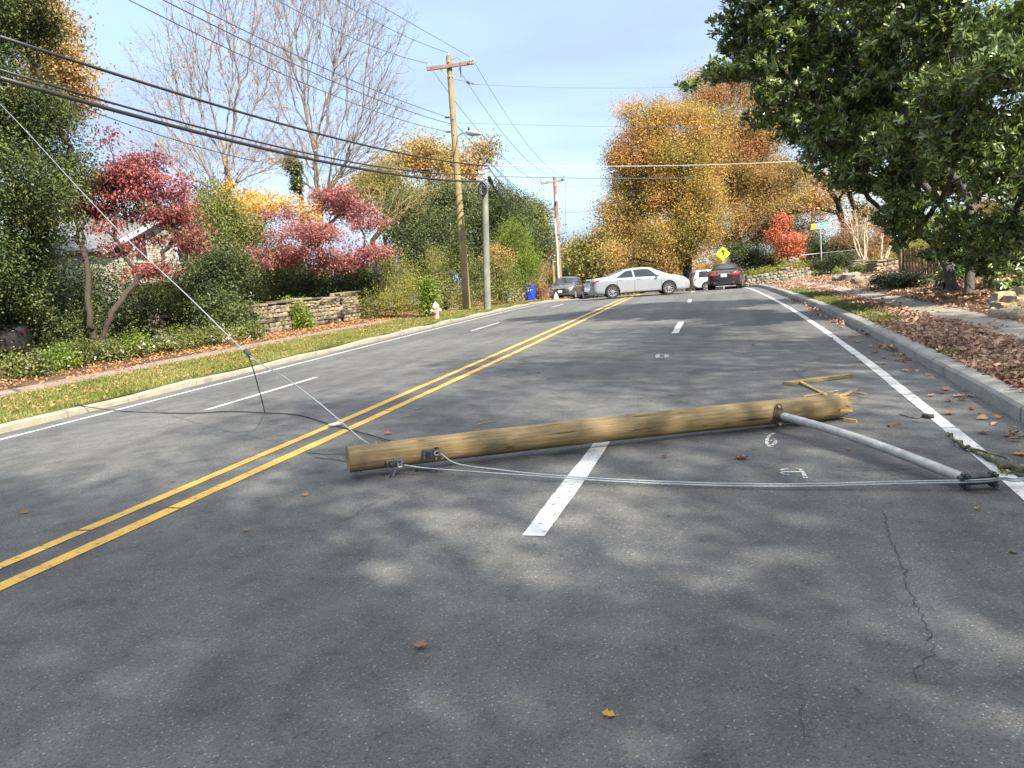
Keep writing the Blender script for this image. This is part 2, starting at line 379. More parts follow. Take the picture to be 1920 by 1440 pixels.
M['galv_dk'] = simple('dull_galvanised_steel', (.15, .155, .155), .55, .35, .25, 22, .2); M['steel_dark'] = simple('dark_steel', (.07, .075, .08), .5, .6, .3, 20, .2)
M['rust'] = simple('rusty_iron', (.13, .075, .045), .8, .3, .45, 22, .3)
M['strand'] = simple('steel_strand', (.34, .355, .36), .5, .4, .2, 60, .3)
M['cable'] = simple('black_cable', (.018, .02, .022), .5, 0, .2, 10, 0)
M['wire'] = simple('dull_wire', (.07, .08, .09), .5, .2, .2, 10, 0)
M['wire_lt'] = simple('bright_wire', (.45, .47, .47), .5, .2, .1, 10, 0)
M['porcelain'] = simple('insulator_grey', (.35, .37, .38), .25, 0, .1, 10, 0)
M['rubber'] = simple('tyre_rubber', (.016, .016, .017), .8, 0, .2, 20, .1)
M['rim'] = simple('alloy_rim', (.55, .56, .58), .3, .8, .1, 10, 0)
M['glass'] = glass_dark('car_glass'); M['glass_lt'] = glass_dark('light_car_glass', (.10, .14, .15))
M['black_trim'] = simple('black_trim', (.012, .012, .013), .5, 0, .2, 10, 0)
M['plate'] = simple('number_plate', (.68, .7, .7), .5, 0, .1, 40, 0)
M['lamp_red'] = simple('tail_lamp', (.42, .012, .02), .15, 0, .1, 30, 0, .6)
M['lamp_shaded'] = simple('shaded_tail_lamp', (.05, .006, .008), .3, 0, .1, 30, 0); M['lamp_clear'] = simple('head_lamp', (.6, .62, .62), .1, .3, .1, 30, 0, .8)  # darker red lens: shade over the parked black car put into its colour
M['chrome'] = simple('chrome', (.7, .7, .7), .12, 1, .05, 10, 0)
def carpaint(name, col, metal=.5, rough=.32): return simple(name, col, rough, metal, .03, 3, 0, .8)
M['silver'] = carpaint('silver_paint', (.37, .39, .43)); M['blackcar'] = carpaint('black_paint', (.018, .017, .018), .2)
M['greycar'] = carpaint('grey_paint', (.10, .11, .11), .5); M['whitecar'] = carpaint('white_car_paint', (.46, .48, .50), 0)
M['bin_blue'] = simple('blue_plastic', (.01, .045, .52), .45, 0, .1, 5, .05)
M['hyd_pink'] = simple('faded_red_paint', (.55, .24, .22), .6, 0, .25, 14, .1)
M['hyd_white'] = simple('white_hydrant_paint', (.62, .62, .58), .6, 0, .15, 14, .1)
M['sign_green'] = simple('green_sign', (.0, .26, .19), .4, 0, .05, 5, 0); M['sign_yellow'] = simple('amber_sign', (.70, .34, .0), .4, 0, .05, 5, 0)
M['sign_lime'] = simple('lime_sign', (.62, .78, .01), .4, 0, .04, 5, 0); M['sign_white'] = simple('white_letters', (.8, .8, .8), .5, 0, .03, 5, 0)
M['sign_black'] = simple('black_symbol', (.012, .012, .012), .5, 0, .05, 5, 0)
M['stone'] = stone_mat('field_stone', [(.07, .055, .04), (.20, .16, .105), (.29, .235, .155), (.15, .13, .10), (.36, .30, .215)])
M['stone_dk'] = stone_mat('mossy_stone', [(.09, .085, .07), (.19, .17, .13), (.28, .24, .19), (.15, .15, .11), (.34, .3, .24)])
M['mortar'] = simple('mortar', (.10, .085, .065), .95, 0, .3, 20, .3)
M['fence_wood'] = wood_mat('fence_wood', [(.09, .06, .035), (.16, .11, .065), (.22, .15, .09)], (25, 25, 1))
M['siding'] = simple('cream_siding', (.30, .29, .235), .7, 0, .06, 2, 0); M['trim'] = simple('white_trim', (.48, .49, .51), .6, 0, .05, 3, 0)
M['roof'] = ground_mat('grey_shingle', [(.10, .10, .10), (.15, .15, .155), (.2, .2, .2)], 2, 12)
M['window'] = glass_dark('house_glass', (.03, .035, .04))
M['bark_dk'] = bark('dark_bark', (.055, .042, .033)); M['bark_grey'] = bark('grey_bark', (.17, .15, .13)); M['bark_tan'] = bark('tan_bark', (.30, .20, .11))
M['bark_twig'] = bark('grey_tan_bark', (.20, .165, .13)); M['bark_pale'] = bark('pale_smooth_bark', (.50, .42, .30)); M['bark_mag'] = bark('magnolia_bark', (.085, .08, .072)); M['lichen'] = ground_mat('lichen_bark', [(.05, .045, .03), (.12, .115, .07), (.30, .31, .20)], 9, 30)
M['lf_ever'] = leafmat('evergreen_leaves', [(.020, .031, .014), (.042, .062, .02), (.085, .11, .034), (.15, .15, .055)], .4, .2, .6)
M['lf_deep'] = leafmat('deep_green_leaves', [(.018, .028, .014), (.038, .055, .02), (.075, .095, .03), (.125, .135, .045)], .35, .15, .7)
M['lf_mid'] = leafmat('mid_green_leaves', [(.045, .06, .02), (.085, .11, .03), (.16, .175, .045), (.26, .235, .07)], .5, .3, .5)
M['lf_bright'] = leafmat('bright_green_leaves', [(.07, .10, .022), (.12, .17, .028), (.19, .245, .04), (.27, .30, .07)], .6, .4, .8)
M['lf_yel'] = leafmat('yellow_green_leaves', [(.09, .10, .025), (.18, .185, .04), (.28, .27, .06), (.36, .31, .09)], .6, .4, .8)
M['lf_red'] = leafmat('red_leaves', [(.09, .035, .036), (.22, .062, .068), (.34, .11, .11), (.28, .13, .08)], .5, .35, .7)
M['lf_pink'] = leafmat('rose_red_leaves', [(.12, .058, .05), (.25, .09, .085), (.36, .15, .135), (.29, .17, .10)], .5, .35, .7)
M['lf_scarlet'] = leafmat('scarlet_leaves', [(.24, .05, .035), (.42, .11, .06), (.5, .19, .10), (.45, .26, .14)], .5, .4, .7)
M['lf_gold'] = leafmat('golden_leaves', [(.35, .16, .03), (.5, .28, .05), (.6, .36, .08), (.55, .25, .10)], .5, .4, .6)
M['lf_oak'] = leafmat('autumn_oak_leaves', [(.10, .09, .03), (.22, .175, .045), (.36, .26, .07), (.42, .25, .09), (.45, .20, .075)], .55, .35, .28, rnd=.35)
M['lf_oak2'] = leafmat('russet_oak_leaves', [(.10, .085, .035), (.21, .16, .055), (.33, .235, .085), (.36, .205, .09), (.42, .16, .07)], .55, .35, .3, rnd=.35)
M['lf_olive'] = leafmat('olive_leaves', [(.07, .085, .025), (.14, .15, .04), (.23, .19, .055), (.32, .20, .07)], .55, .3, .25, rnd=.4)
M['lf_brown'] = leafmat('brown_leaves', [(.10, .05, .03), (.22, .11, .06), (.32, .15, .08), (.25, .16, .10)], .6, .25, .8)
M['lf_mag'] = leafmat('magnolia_leaves', [(.026, .044, .013), (.062, .10, .022), (.115, .17, .035), (.21, .26, .065), (.38, .36, .15)], .30, .16, .5, .8, .75, [0, .35, .7, .93, 1])
M['litter'] = leafmat('leaf_litter', [(.10, .06, .042), (.20, .12, .08), (.29, .18, .125), (.42, .28, .19), (.18, .13, .10)], .7, .15, .9)
M['litter_or'] = leafmat('orange_leaf_litter', [(.15, .075, .035), (.28, .14, .065), (.38, .21, .10), (.22, .13, .07)], .7, .15, .9)
M['blade'] = leafmat('grass_blades', [(.06, .09, .018), (.115, .14, .03), (.18, .19, .05), (.30, .25, .12)], .6, .3, .9)
M['petal'] = leafmat('pale_petals', [(.6, .35, .38), (.75, .6, .6), (.8, .75, .72)], .6, .4, 2)

# ------------------------------------------------------------------ ground, road, kerbs, walks, markings
def sheet(name, ss, us, mat, dz, kind='structure', zf=None, smooth=True):
    SS, UU = np.meshgrid(ss, us, indexing='ij')
    if zf is None: V = xyz(SS.ravel(), UU.ravel(), dz)
    else:
        V = xyz(SS.ravel(), np.clip(UU.ravel(), *zf)) ; V = xyz(SS.ravel(), UU.ravel()); V[:, 2] = road_z(SS.ravel(), UU.ravel())+dz
    a, b = len(ss), len(us); i = np.arange(a*b).reshape(a, b)
    F = np.stack([i[:-1, :-1], i[:-1, 1:], i[1:, 1:], i[1:, :-1]], -1).reshape(-1, 4)
    mb = MB(); mb.add(V, [F]); o = mb.build(name, mat, smooth=smooth)
    if kind: o['kind'] = kind
    return o
s_all = np.concatenate([np.arange(-50, 90, 1.), np.arange(90, 390, 10.)])
# base ground: everything, with a trough under the road
us = np.array([-250, -160, -100, -60, -40, -30, -25, -20, -16, -14, -12, -11, -10, -9.3, -8.1, -7, -6, KL-.15, KL-.14, KL-.1, KR+.1, KR+.22, KR+.23, 7.6, 8.4, 9, 10, 12, 14, 17, 20, 25, 32, 45, 70, 120, 250.])
SS, UU = np.meshgrid(s_all, us, indexing='ij')
V = xyz(SS.ravel(), UU.ravel()); inr = (UU.ravel() > KL-.12) & (UU.ravel() < KR+.21); V[inr, 2] = road_z(SS.ravel(), UU.ravel())[inr]-.08
kk = (~inr) & (UU.ravel() > -7) & (UU.ravel() < 7); V[kk, 2] -= .02
# soft mounds off the walks
far = np.clip((abs(UU.ravel())-11)/6, 0, 1)
V[:, 2] += far*.25*np.sin(V[:, 0]*.35+1)*np.sin(V[:, 1]*.27)
a, b_ = SS.shape; i = np.arange(a*b_).reshape(a, b_)
mb = MB(); mb.add(V, [np.stack([i[:-1, :-1], i[:-1, 1:], i[1:, 1:], i[1:, :-1]], -1).reshape(-1, 4)])
tag(mb.build('ground', M['soil'], smooth=True), kind='structure')
# distant ground reaching the horizon
mb = MB(); n_ = 48; th = np.arange(n_)*2*math.pi/n_
ring = [np.c_[r*np.sin(th), r*np.cos(th)+60, np.full(n_, z)] for r, z in ((150, -2.2), (600, -4), (2500, -6))]
mb.add(np.concatenate(ring), [np.array([(k*n_+t, k*n_+(t+1) % n_, (k+1)*n_+(t+1) % n_, (k+1)*n_+t) for k in range(2) for t in range(n_)])])
tag(mb.build('distant_ground', M['turf_r']), kind='structure')
sheet('road', s_all[:200], np.array([KL-.02, -4.5, -3, -1.5, 0, 1.5, 3, 4.5, KR+.01]), M['asphalt'], 0, zf=(KL, KR))

def kerb(name, u0, side, wd, hgt, mat, s0, s1, seg, jit):
    mb = MB(); s = s0; k = 0
    while s < s1:
        L = seg; q = np.linspace(s+.012, s+L-.008, 6); dj = (rng.random()-.5)*jit; dz = (rng.random()-.5)*jit
        dzz = dz*.5 + (np.sin(q*1.7)*jit*.3)
        prof = [(0, -.1), (.012*side, hgt*.75), (.035*side, hgt-.008), (.07*side, hgt), (wd*side, hgt+.006), (wd*side, -.1)]
        V = []
        for qi, zz in zip(q, dzz):
            for du, z in prof:
                p = xyz(qi, 0.); u = u0+du+dj*.6
                h = float(np.interp(qi, _S, _H)); V.append((np.interp(qi, _S, _CX)+math.cos(h)*u, np.interp(qi, _S, _CY)-math.sin(h)*u, float(road_z(qi, u0))+z+(zz if z > 0 else 0)))
        n = len(prof); f = [(a*n+t, a*n+t+1, (a+1)*n+t+1, (a+1)*n+t) for a in range(5) for t in range(n-1)]
        mb.add(V, [np.array(f), np.array([list(range(n)), [5*n+t for t in range(n)][::-1]])])
        s += L; k += 1
    o = mb.build(name, mat); tag(o, kind='structure'); return o
kerb('right_kerb', KR, 1, .20, .15, M['kerb'], -8, 60, 3.05, .02)
kerb('left_kerb', KL, -1, .13, .10, M['kerb_old'], 0, 62, 1.5, .05)

st = np.arange(-20, 70, .5)
sheet('grass_verge', st, np.array([-8.1, -7.4, -6.7, -6.1, KL-.129]), M['turf'], -.012)
sheet('left_sidewalk', st, np.array([-9.15, -8.6, -8.1]), M['walk_l'], .012)
sheet('right_sidewalk', st, np.array([7.65, 8.0, 8.45]), M['walk'], .02)
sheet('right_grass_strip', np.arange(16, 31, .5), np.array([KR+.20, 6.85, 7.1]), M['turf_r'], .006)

def stripe(name, s0, s1, u, wd, mat, wob=.008, gaps=None, step=.2):
    s0 -= .38; s1 -= .38; gaps = [g-.38 for g in gaps] if gaps else None
    mb = MB(); cuts = [s0]+[c for g in (gaps or []) for c in (g-.012, g+.012)]+[s1]
    segs = [np.linspace(a, b, max(3, int((b-a)/step))) for a, b in zip(cuts[0::2], cuts[1::2])]
    for q in segs:
        n = len(q); du = (rng.random()-.5)*wob*2
        ja = np.convolve(rng.normal(0, wob, n+4), np.ones(5)/5, 'valid')+du; jb = np.convolve(rng.normal(0, wob, n+4), np.ones(5)/5, 'valid')+du
        A = xyz(q, u+ja-wd/2); B = xyz(q, u+jb+wd/2); A[:, 2] = road_z(q, u+ja-wd/2)+.0045; B[:, 2] = road_z(q, u+jb+wd/2)+.0045
        i = np.arange(n-1); mb.add(np.concatenate([A, B]), [np.stack([i, i+n, i+n+1, i+1], -1)])
    o = mb.build(name, mat); tag(o, kind='structure'); return o
stripe('yellow_centre_line', -12, 62, .16, .115, M['yellow_paint'], gaps=[4.9, 8.6, 14.1, 22.5])
stripe('yellow_centre_line', -12, 62, -.17, .115, M['yellow_paint'], gaps=[4.4, 12.4, 20.1])
stripe('white_edge_line', -10, 60, 5.88, .115, M['white_paint'], gaps=[7.4, 9.0, 10.2, 12.3, 17])
stripe('white_edge_line', -10, 60, -5.0, .10, M['white_paint'])
for s0, s1 in ((4.59, 7.6), (16.8, 19.85), (29, 32.05), (41.2, 44.2), (-7.6, -4.6)): stripe('white_lane_dash', s0, s1, 3.02, .145, M['white_paint'])
for s0, s1 in ((9.35, 12.4), (21.5, 24.6), (33.8, 36.8), (46, 49), (-2.9, .2)): stripe('white_lane_dash', s0, s1, -3.0, .10, M['white_paint'])

def on_road_poly(pts, wd, dz=.006):         # pixel polyline laid on the road as a thin painted / cracked strip
    P = np.array([hit(*p) for p in pts]); return P
def flat_strip(mb, P, wd, dz=.006):
    P = np.array(P); T = np.gradient(P, axis=0); T[:, 2] = 0; T /= np.linalg.norm(T, axis=1)[:, None]+1e-9
    N = np.c_[-T[:, 1], T[:, 0], np.zeros(len(P))]; wv = np.broadcast_to(np.asarray(wd), (len(P),))[:, None]
    A, B = P+N*wv/2, P-N*wv/2
    for Q in (A, B):
        Q[:, 2] = gz(Q[:, 0], Q[:, 1])+dz
    n = len(P); i = np.arange(n-1); mb.add(np.concatenate([A, B]), [np.stack([i, i+n, i+n+1, i+1], -1)])
def crack(px, wd=.012, name='road_crack', jag=.03):
    P0 = np.array([hit(*p) for p in px]); Q = []
    for a, b in zip(P0[:-1], P0[1:]):
        k = max(2, int(np.linalg.norm(b-a)/.025)); t = np.linspace(0, 1, k, endpoint=False)[:, None]; Q.append(a+(b-a)*t)
    Q = np.concatenate(Q+[P0[-1:]]); Q[:, :2] += rng.normal(0, jag, (len(Q), 2))*.28
    mb = MB(); flat_strip(mb, Q, wd*(.4+rng.random(len(Q))), .0025); tag(mb.build(name, M['tar']), kind='structure')
crack([(1655, 960), (1668, 1010), (1690, 1060), (1705, 1110), (1725, 1150), (1740, 1180), (1752, 1212), (1746, 1240), (1724, 1256), (1718, 1278)], .005, jag=.03)
crack([(1180, 835), (1230, 842), (1290, 846)], .004); crack([(300, 800), (420, 790), (560, 800)], .006); crack([(150, 900), (320, 872), (420, 858)], .005)
crack([(1500, 1290), (1506, 1340), (1512, 1400)], .003)
crack([(1485, 690), (1500, 706), (1512, 712)], .010); crack([(1500, 700), (1515, 690)], .008)
crack([(1600, 705), (1640, 704), (1700, 712)], .012); crack([(1560, 883), (1620, 884), (1720, 880)], .006)
crack([(1350, 902), (1440, 905), (1560, 905)], .004)
crack([(655, 975), (690, 950), (735, 930)], .006)
# spray-painted survey marks
def arc(cx, cy, r, a0, a1, n=10): return [(cx+r*math.cos(R(t)), cy+r*math.sin(R(t))*.55) for t in np.linspace(a0, a1, n)]
def mark(name, strokes, wd, label, cat='spray mark'):
    mb = MB()
    for st_ in strokes: flat_strip(mb, [hit(*p) for p in st_], wd, .004)
    o = mb.build(name, M['chalk']); tag(o, label, cat); return o
mark('spray_painted_numeral', [[(1453, 813), (1444, 816), (1438, 824), (1438, 832), (1443, 839), (1450, 838)], [(1446, 828), (1452, 824), (1455, 828), (1451, 834), (1446, 836)], [(1430, 813), (1440, 815)]], .03, 'pale chalky numeral 6 sprayed on the road beside the broken pole')
mark('spray_painted_arrow', [[(1459, 885), (1480, 887), (1503, 887)], [(1459, 885), (1469, 881), (1478, 881)], [(1459, 885), (1468, 889), (1478, 893)], [(1494, 880), (1501, 882), (1507, 891), (1511, 899)]], .03, 'white sprayed arrow pointing left on the road below the pipe')
mark('spray_painted_box', [[(1232, 671), (1252, 671)], [(1230, 665), (1253, 665)], [(1233, 671), (1233, 665)], [(1250, 671), (1250, 665)]], .07, 'small white sprayed box mark far up the road between the lanes')

# ------------------------------------------------------------------ scattered leaf quads on the ground (litter, grass)
def leaf_geo(P, T, N, L, W, fold=.25, curl=0.):
    """P base points, T unit direction, N unit normal: six-vertex folded leaves (two quads each)"""
    n = len(P); B = np.cross(T, N); L = np.broadcast_to(L, (n,))[:, None]; W = np.broadcast_to(W, (n,))[:, None]
    up = N*W*fold
    mid = -N*L*curl
    v = np.stack([P, P+T*L*.35+B*W*.5+up, P+T*L*.75+B*W*.38+up+mid*.6, P+T*L+mid, P+T*L*.75-B*W*.38+up+mid*.6, P+T*L*.35-B*W*.5+up, P+T*L*.5+mid*.2], 1)
    k = np.arange(n)[:, None]*7
    F = np.stack([k+np.array([0, 1, 2, 6]), k+np.array([6, 2, 3, 4]), k+np.array([0, 6, 4, 5])], 1).reshape(-1, 4)
    return v.reshape(-1, 3), F
def quad_geo(P, T, N, L, W):
    n = len(P); B = np.cross(T, N); L = np.broadcast_to(L, (n,))[:, None]; W = np.broadcast_to(W, (n,))[:, None]
    v = np.stack([P, P+T*L*.5+B*W*.5, P+T*L, P+T*L*.5-B*W*.5+N*W*.25], 1)
    k = np.arange(n)[:, None]*4
    return v.reshape(-1, 3), (k+np.array([0, 1, 2, 3]))
def unit(v): return v/(np.linalg.norm(v, axis=1)[:, None]+1e-9)
def rand_dir(n): return unit(rng.normal(size=(n, 3)))
def frame(n, T=None):
    if T is None: T = rand_dir(n)
    N = rand_dir(n); N = unit(N-T*(N*T).sum(1)[:, None]); return T, N
def litter(name, s0, s1, u0, u1, n, mat, size=.09, label=None, dens=None, dz=.01, power=1.):
    s = s0+(s1-s0)*rng.random(n)**power; u = u0+(u1-u0)*rng.random(n)
    if dens is not None:
        k = rng.random(n) < dens(s, u); s, u = s[k], u[k]; n = len(s)
    P = xyz(s, u, dz)+np.c_[np.zeros((n, 2)), rng.random(n)*.03]
    T = rng.normal(size=(n, 3)); T[:, 2] *= .3; T = unit(T); N = rng.normal(size=(n, 3))*.45; N[:, 2] += 1; N = unit(N-T*(N*T).sum(1)[:, None])
    mb = MB(); v, F = leaf_geo(P, T, N, size*(.6+.8*rng.random(n)), size*.6*(.5+rng.random(n)), .3, .15)
    mb.add(v, [F]); o = mb.build(name, mat); tag(o, label, kind='stuff'); return o
def blob(s, u, f=.9, th=.5):
    return .5+.5*np.sin(s*f+1.3*np.sin(u*1.9))*np.sin(u*f*2.1+1.7*np.sin(s*.8+2))
litter('leaf_litter', 1.5, 40, KR+.2, 7.72, 26000, M['litter'], .085, 'thick brown fallen leaves on the verge along the right kerb',
       lambda s, u: np.where(s < 15, 1, np.where((s < 30) & (u < 7.05), .10, .8))*np.clip(.35+blob(s, u), 0, 1), power=1.25)
litter('leaf_litter', 1.5, 50, 7.6, 8.5, 9000, M['litter'], .08, 'loose brown leaves drifted over the right sidewalk', lambda s, u: np.clip(blob(s, u, .7)*1.4-.45, .03, 1)*.6)
litter('leaf_litter', 1.5, 55, 8.4, 15, 42000, M['litter'], .095, 'brown leaves covering the ground under the magnolia', lambda s, u: np.clip(.4+blob(s, u, .5), 0, 1), power=1.2)
litter('leaf_litter', 8, 50, -12.4, -9.1, 24000, M['litter_or'], .09, 'orange leaves along the foot of the stone walls', lambda s, u: np.where(s > 20, 1, .5)*np.clip(.2+blob(s, u, .8), 0, 1))
litter('leaf_litter', 8, 55, -8.1, -5.7, 3500, M['litter_or'], .07, 'sparse orange leaves lying on the left grass verge', None, .03)
litter('leaf_litter', 8, 50, -9.15, -8.1, 1500, M['litter_or'], .07, 'sparse orange leaves lying on the left sidewalk', lambda s, u: np.clip(.2+blob(s, u, .8), 0, 1), .015)
litter('leaf_litter', 2, 28, 6.22, 6.46, 1500, M['litter'], .075, 'brown leaves caught in the gutter against the right kerb', lambda s, u: (np.clip(blob(s, u*3, 1.3)*1.9-.9, 0, 1)), .004)
def grass(name, s0, s1, u0, u1, n, mat, h, label, dens=None):
    s = s0+(s1-s0)*rng.random(n); u = u0+(u1-u0)*rng.random(n)
    if dens is not None: k = rng.random(n) < dens(s, u); s, u = s[k], u[k]; n = len(s)
    P = xyz(s, u, -.002); T = rng.normal(size=(n, 3))*.45; T[:, 2] = 1; T = unit(T); T, N = frame(n, T)
    mb = MB(); v, F = quad_geo(P, T, N, h*(.5+rng.random(n)), .012+.012*rng.random(n)); mb.add(v, [F]); return tag(mb.build(name, mat), label, kind='stuff')
grass('grass', 8, 45, -8.15, -5.60, 110000, M['blade'], .07, 'short dry green grass on the left verge', lambda s, u: np.clip(.35+blob(s, u, 1.6), 0, 1))
grass('grass', 15, 31, KR+.2, 7.2, 16000, M['lf_mid'], .08, 'green grass strip along the right kerb', lambda s, u: np.clip(.4+blob(s, u, 1.2), 0, 1))
grass('grass', 4, 15, KR+.2, 7.0, 5000, M['lf_mid'], .06, 'thin tufts of grass poking through leaves by the right kerb', lambda s, u: np.clip(blob(s, u, 2.2)*1.4-.7, 0, 1))

# ------------------------------------------------------------------ trees and shrubs
def skeleton(root_pts, tips, bf=.45):
    """Grow a branching tree: root polyline, then every tip joins the node with least (distance + bf * path length)."""
    n = len(root_pts)+len(tips); P = np.zeros((n*1, 3)); par = -np.ones(n, int); pl = np.zeros(n)
    k = len(root_pts); P[:k] = root_pts; par[1:k] = np.arange(k-1)
    for i in range(1, k): pl[i] = pl[i-1]+np.linalg.norm(P[i]-P[i-1])
    T = np.asarray(tips, float); m = len(T)
    best = np.full(m, np.inf); bi = np.zeros(m, int)
    for j in range(k):
        if j < k*.35: continue
        c = np.linalg.norm(T-P[j], axis=1)+bf*pl[j]; q = c < best; best[q] = c[q]; bi[q] = j
    alive = np.ones(m, bool); nn = k
    for _ in range(m):
        i = int(np.argmin(np.where(alive, best, np.inf))); alive[i] = False
        P[nn] = T[i]; par[nn] = bi[i]; d = np.linalg.norm(T[i]-P[bi[i]]); pl[nn] = pl[bi[i]]+d
        c = np.linalg.norm(T-T[i], axis=1)+bf*pl[nn]; q = alive & (c < best); best[q] = c[q]; bi[q] = nn
        nn += 1
    return P, par
def relax(P, par, nroot, it=4):
    n = len(P); has = np.zeros(n, bool); has[par[1:]] = True; idx = np.arange(nroot, n); idx = idx[has[idx]]
    cnt = np.bincount(par[1:], minlength=n)[:, None]
    for _ in range(it):
        sm_ = np.zeros_like(P)
        for a in range(3): sm_[:, a] = np.bincount(par[1:], P[1:, a], minlength=n)
        ch = sm_/np.maximum(cnt, 1); P[idx] = .4*P[idx]+.3*P[par[idx]]+.3*ch[idx]
    return P
def twiglets(mb, P, par, k, L, r):
    n = len(P); has = np.zeros(n, bool); has[par[1:]] = True; tip = np.where(~has)[0]; tip = np.concatenate([tip, np.where(has)[0][5::2]])
    D = unit(P[tip]-P[par[tip]]); Q = np.repeat(P[tip], k, 0); D = unit(np.repeat(D, k, 0)+.55*rng.normal(size=(len(Q), 3))+[0, 0, .12]); l_ = L*(.4+.9*rng.random(len(Q)))[:, None]
    A = unit(np.cross(D, rand_dir(len(Q)))); B = np.cross(D, A); bend = .12*rng.normal(size=(len(Q), 1))*A
    mid = Q+D*l_*.5; end = Q+(D+bend)*l_; tri = [(1, 0), (-.5, .87), (-.5, -.87)]
    V = np.stack([Q+A*a*r+B*b*r for a, b in tri]+[mid+A*a*r*.75+B*b*r*.75 for a, b in tri]+[end], 1); m = len(Q); o = np.arange(m)[:, None]*7
    F4 = np.concatenate([o+np.array([i, (i+1) % 3, 3+(i+1) % 3, 3+i]) for i in range(3)]); F3 = np.concatenate([o+np.array([3+i, 3+(i+1) % 3, 6]) for i in range(3)])
    mb.add(V.reshape(-1, 3), [F4, F3])
def branch_radii(par, rtip, rbase, expo=2.3):
    n = len(par); a = np.zeros(n); kids = np.zeros(n, int)
    for i in range(1, n): kids[par[i]] += 1
    for i in range(n-1, 0, -1):
        if kids[i] == 0: a[i] = 1
        a[par[i]] += a[i]
    r = a**(1/expo); r = rtip+(rbase-rtip)*(r-1)/max(r[0]-1, 1e-6); return np.maximum(r, rtip), kids
def limbs(P, par, r, wob=.0, thr=None):
    """Tapered tubes along every parent-child edge, bent a little; returns (thick, thin) meshes"""
    big, thin = MB(), MB(); n = len(P); first = {}
    for i in range(1, n): first.setdefault(par[i], []).append(i)
    main = {j: max(c, key=lambda q: r[q]) for j, c in first.items()}
    seen = set()
    for i in range(1, n):
        j = par[i]
        if main.get(j) == i and j != 0: continue           # continuation handled by its chain
        ch = [j, i]
        while ch[-1] in main: ch.append(main[ch[-1]])
        Q = P[ch]; rr = r[ch].copy(); rr[0] = min(rr[0], rr[1]*1.25) if j != 0 else rr[0]
        L = np.linalg.norm(np.diff(Q, axis=0), axis=1); sg = 3 if L.mean() > .25 else 2
        if len(Q) > 1:
            t = np.arange(len(Q)); tt = np.linspace(0, len(Q)-1, (len(Q)-1)*sg+1)
            Qp = np.concatenate([[2*Q[0]-Q[1]], Q, [2*Q[-1]-Q[-2]]]); out = []
            for x in tt:
                a = min(int(x), len(Q)-2); f = x-a; p0, p1, p2, p3 = Qp[a:a+4]
                out.append(.5*((2*p1)+(-p0+p2)*f+(2*p0-5*p1+4*p2-p3)*f*f+(-p0+3*p1-3*p2+p3)*f**3))
            Q2 = np.array(out); r2 = np.interp(tt, t, rr); Lm = L.mean()
            if wob: Q2[1:-1] += rng.normal(0, wob*Lm, (len(Q2)-2, 3))
        mx_ = r2.max(); nn = 10 if mx_ > .12 else 6 if mx_ > .04 else 4 if mx_ > .015 else 3
        (big if (thr is None or mx_ > thr) else thin).tube(Q2, r2, nn, cap=False)
    return big, thin
def in_lobes(lobes, n, shell=.5, sub=7, even=False):
    """lobes: (centre xyz, radii xyz); n points gathered in smaller clumps set round each lobe, so that gaps stay between them"""
    if even:
        vol = np.array([r[0]*r[1]*r[2] for _, r in lobes])**.85; k = rng.choice(len(lobes), n, p=vol/vol.sum()); D = rand_dir(n)
        return np.array([c for c, _ in lobes])[k]+D*np.array([r for _, r in lobes])[k]*(rng.random(n)**(1/3))[:, None]*1.06
    cs, rs = [], []
    for c, r in lobes:
        r = np.array(r, float); m = sub+int(rng.random()*4); D = rand_dir(m); D[:, 2] = D[:, 2]*.9+.08
        q = .50+.42*rng.random(m); cs.append(np.array(c)+D*r*q[:, None]); rs.append(r[None]*(.26+.22*rng.random(m))[:, None]*np.array([1.1, 1.1, .8]))
        cs.append(np.array(c)[None]); rs.append(r[None]*.5)
    cs = np.concatenate(cs); rs = np.concatenate(rs); vol = rs.prod(1)**.8; k = rng.choice(len(cs), n, p=vol/vol.sum())
    D = rand_dir(n); rad = rng.random(n)**(.45*shell+.05)
    return cs[k]+D*rs[k]*rad[:, None]
def lobe_px(px, py, rx, ry, Y, dy=1.0):
    """a crown lobe seen at px,py with pixel radii rx,ry, standing at forward distance Y"""
    k = Y/FPX; return (at(px, py, Y), np.array([rx*k, rx*k*dy, ry*k]))
def leaves(mb, P, k, spread, L, W, droop=.0, kind='quad', flat=0., out=None):
    n = len(P)*k; Q = np.repeat(P, k, 0)+rng.normal(size=(n, 3))*np.array([spread, spread, spread*(1-flat)])
    T = rand_dir(n); T[:, 2] -= droop; T = unit(T); T, N = frame(n, T)
    N = N*np.sign(N[:, 2:3]+1e-6); N = unit(N+np.array([.12, -.2, .75])); N = unit(N-T*(N*T).sum(1)[:, None])
    if flat: N = unit(N+np.array([0, 0, flat*1.5])); N = unit(N-T*(N*T).sum(1)[:, None])
    ll = L*(.6+.8*rng.random(n)); ww = W*(.6+.8*rng.random(n))
    v, F = (quad_geo if kind == 'quad' else leaf_geo)(Q, T, N, ll, ww); mb.add(v, [F])
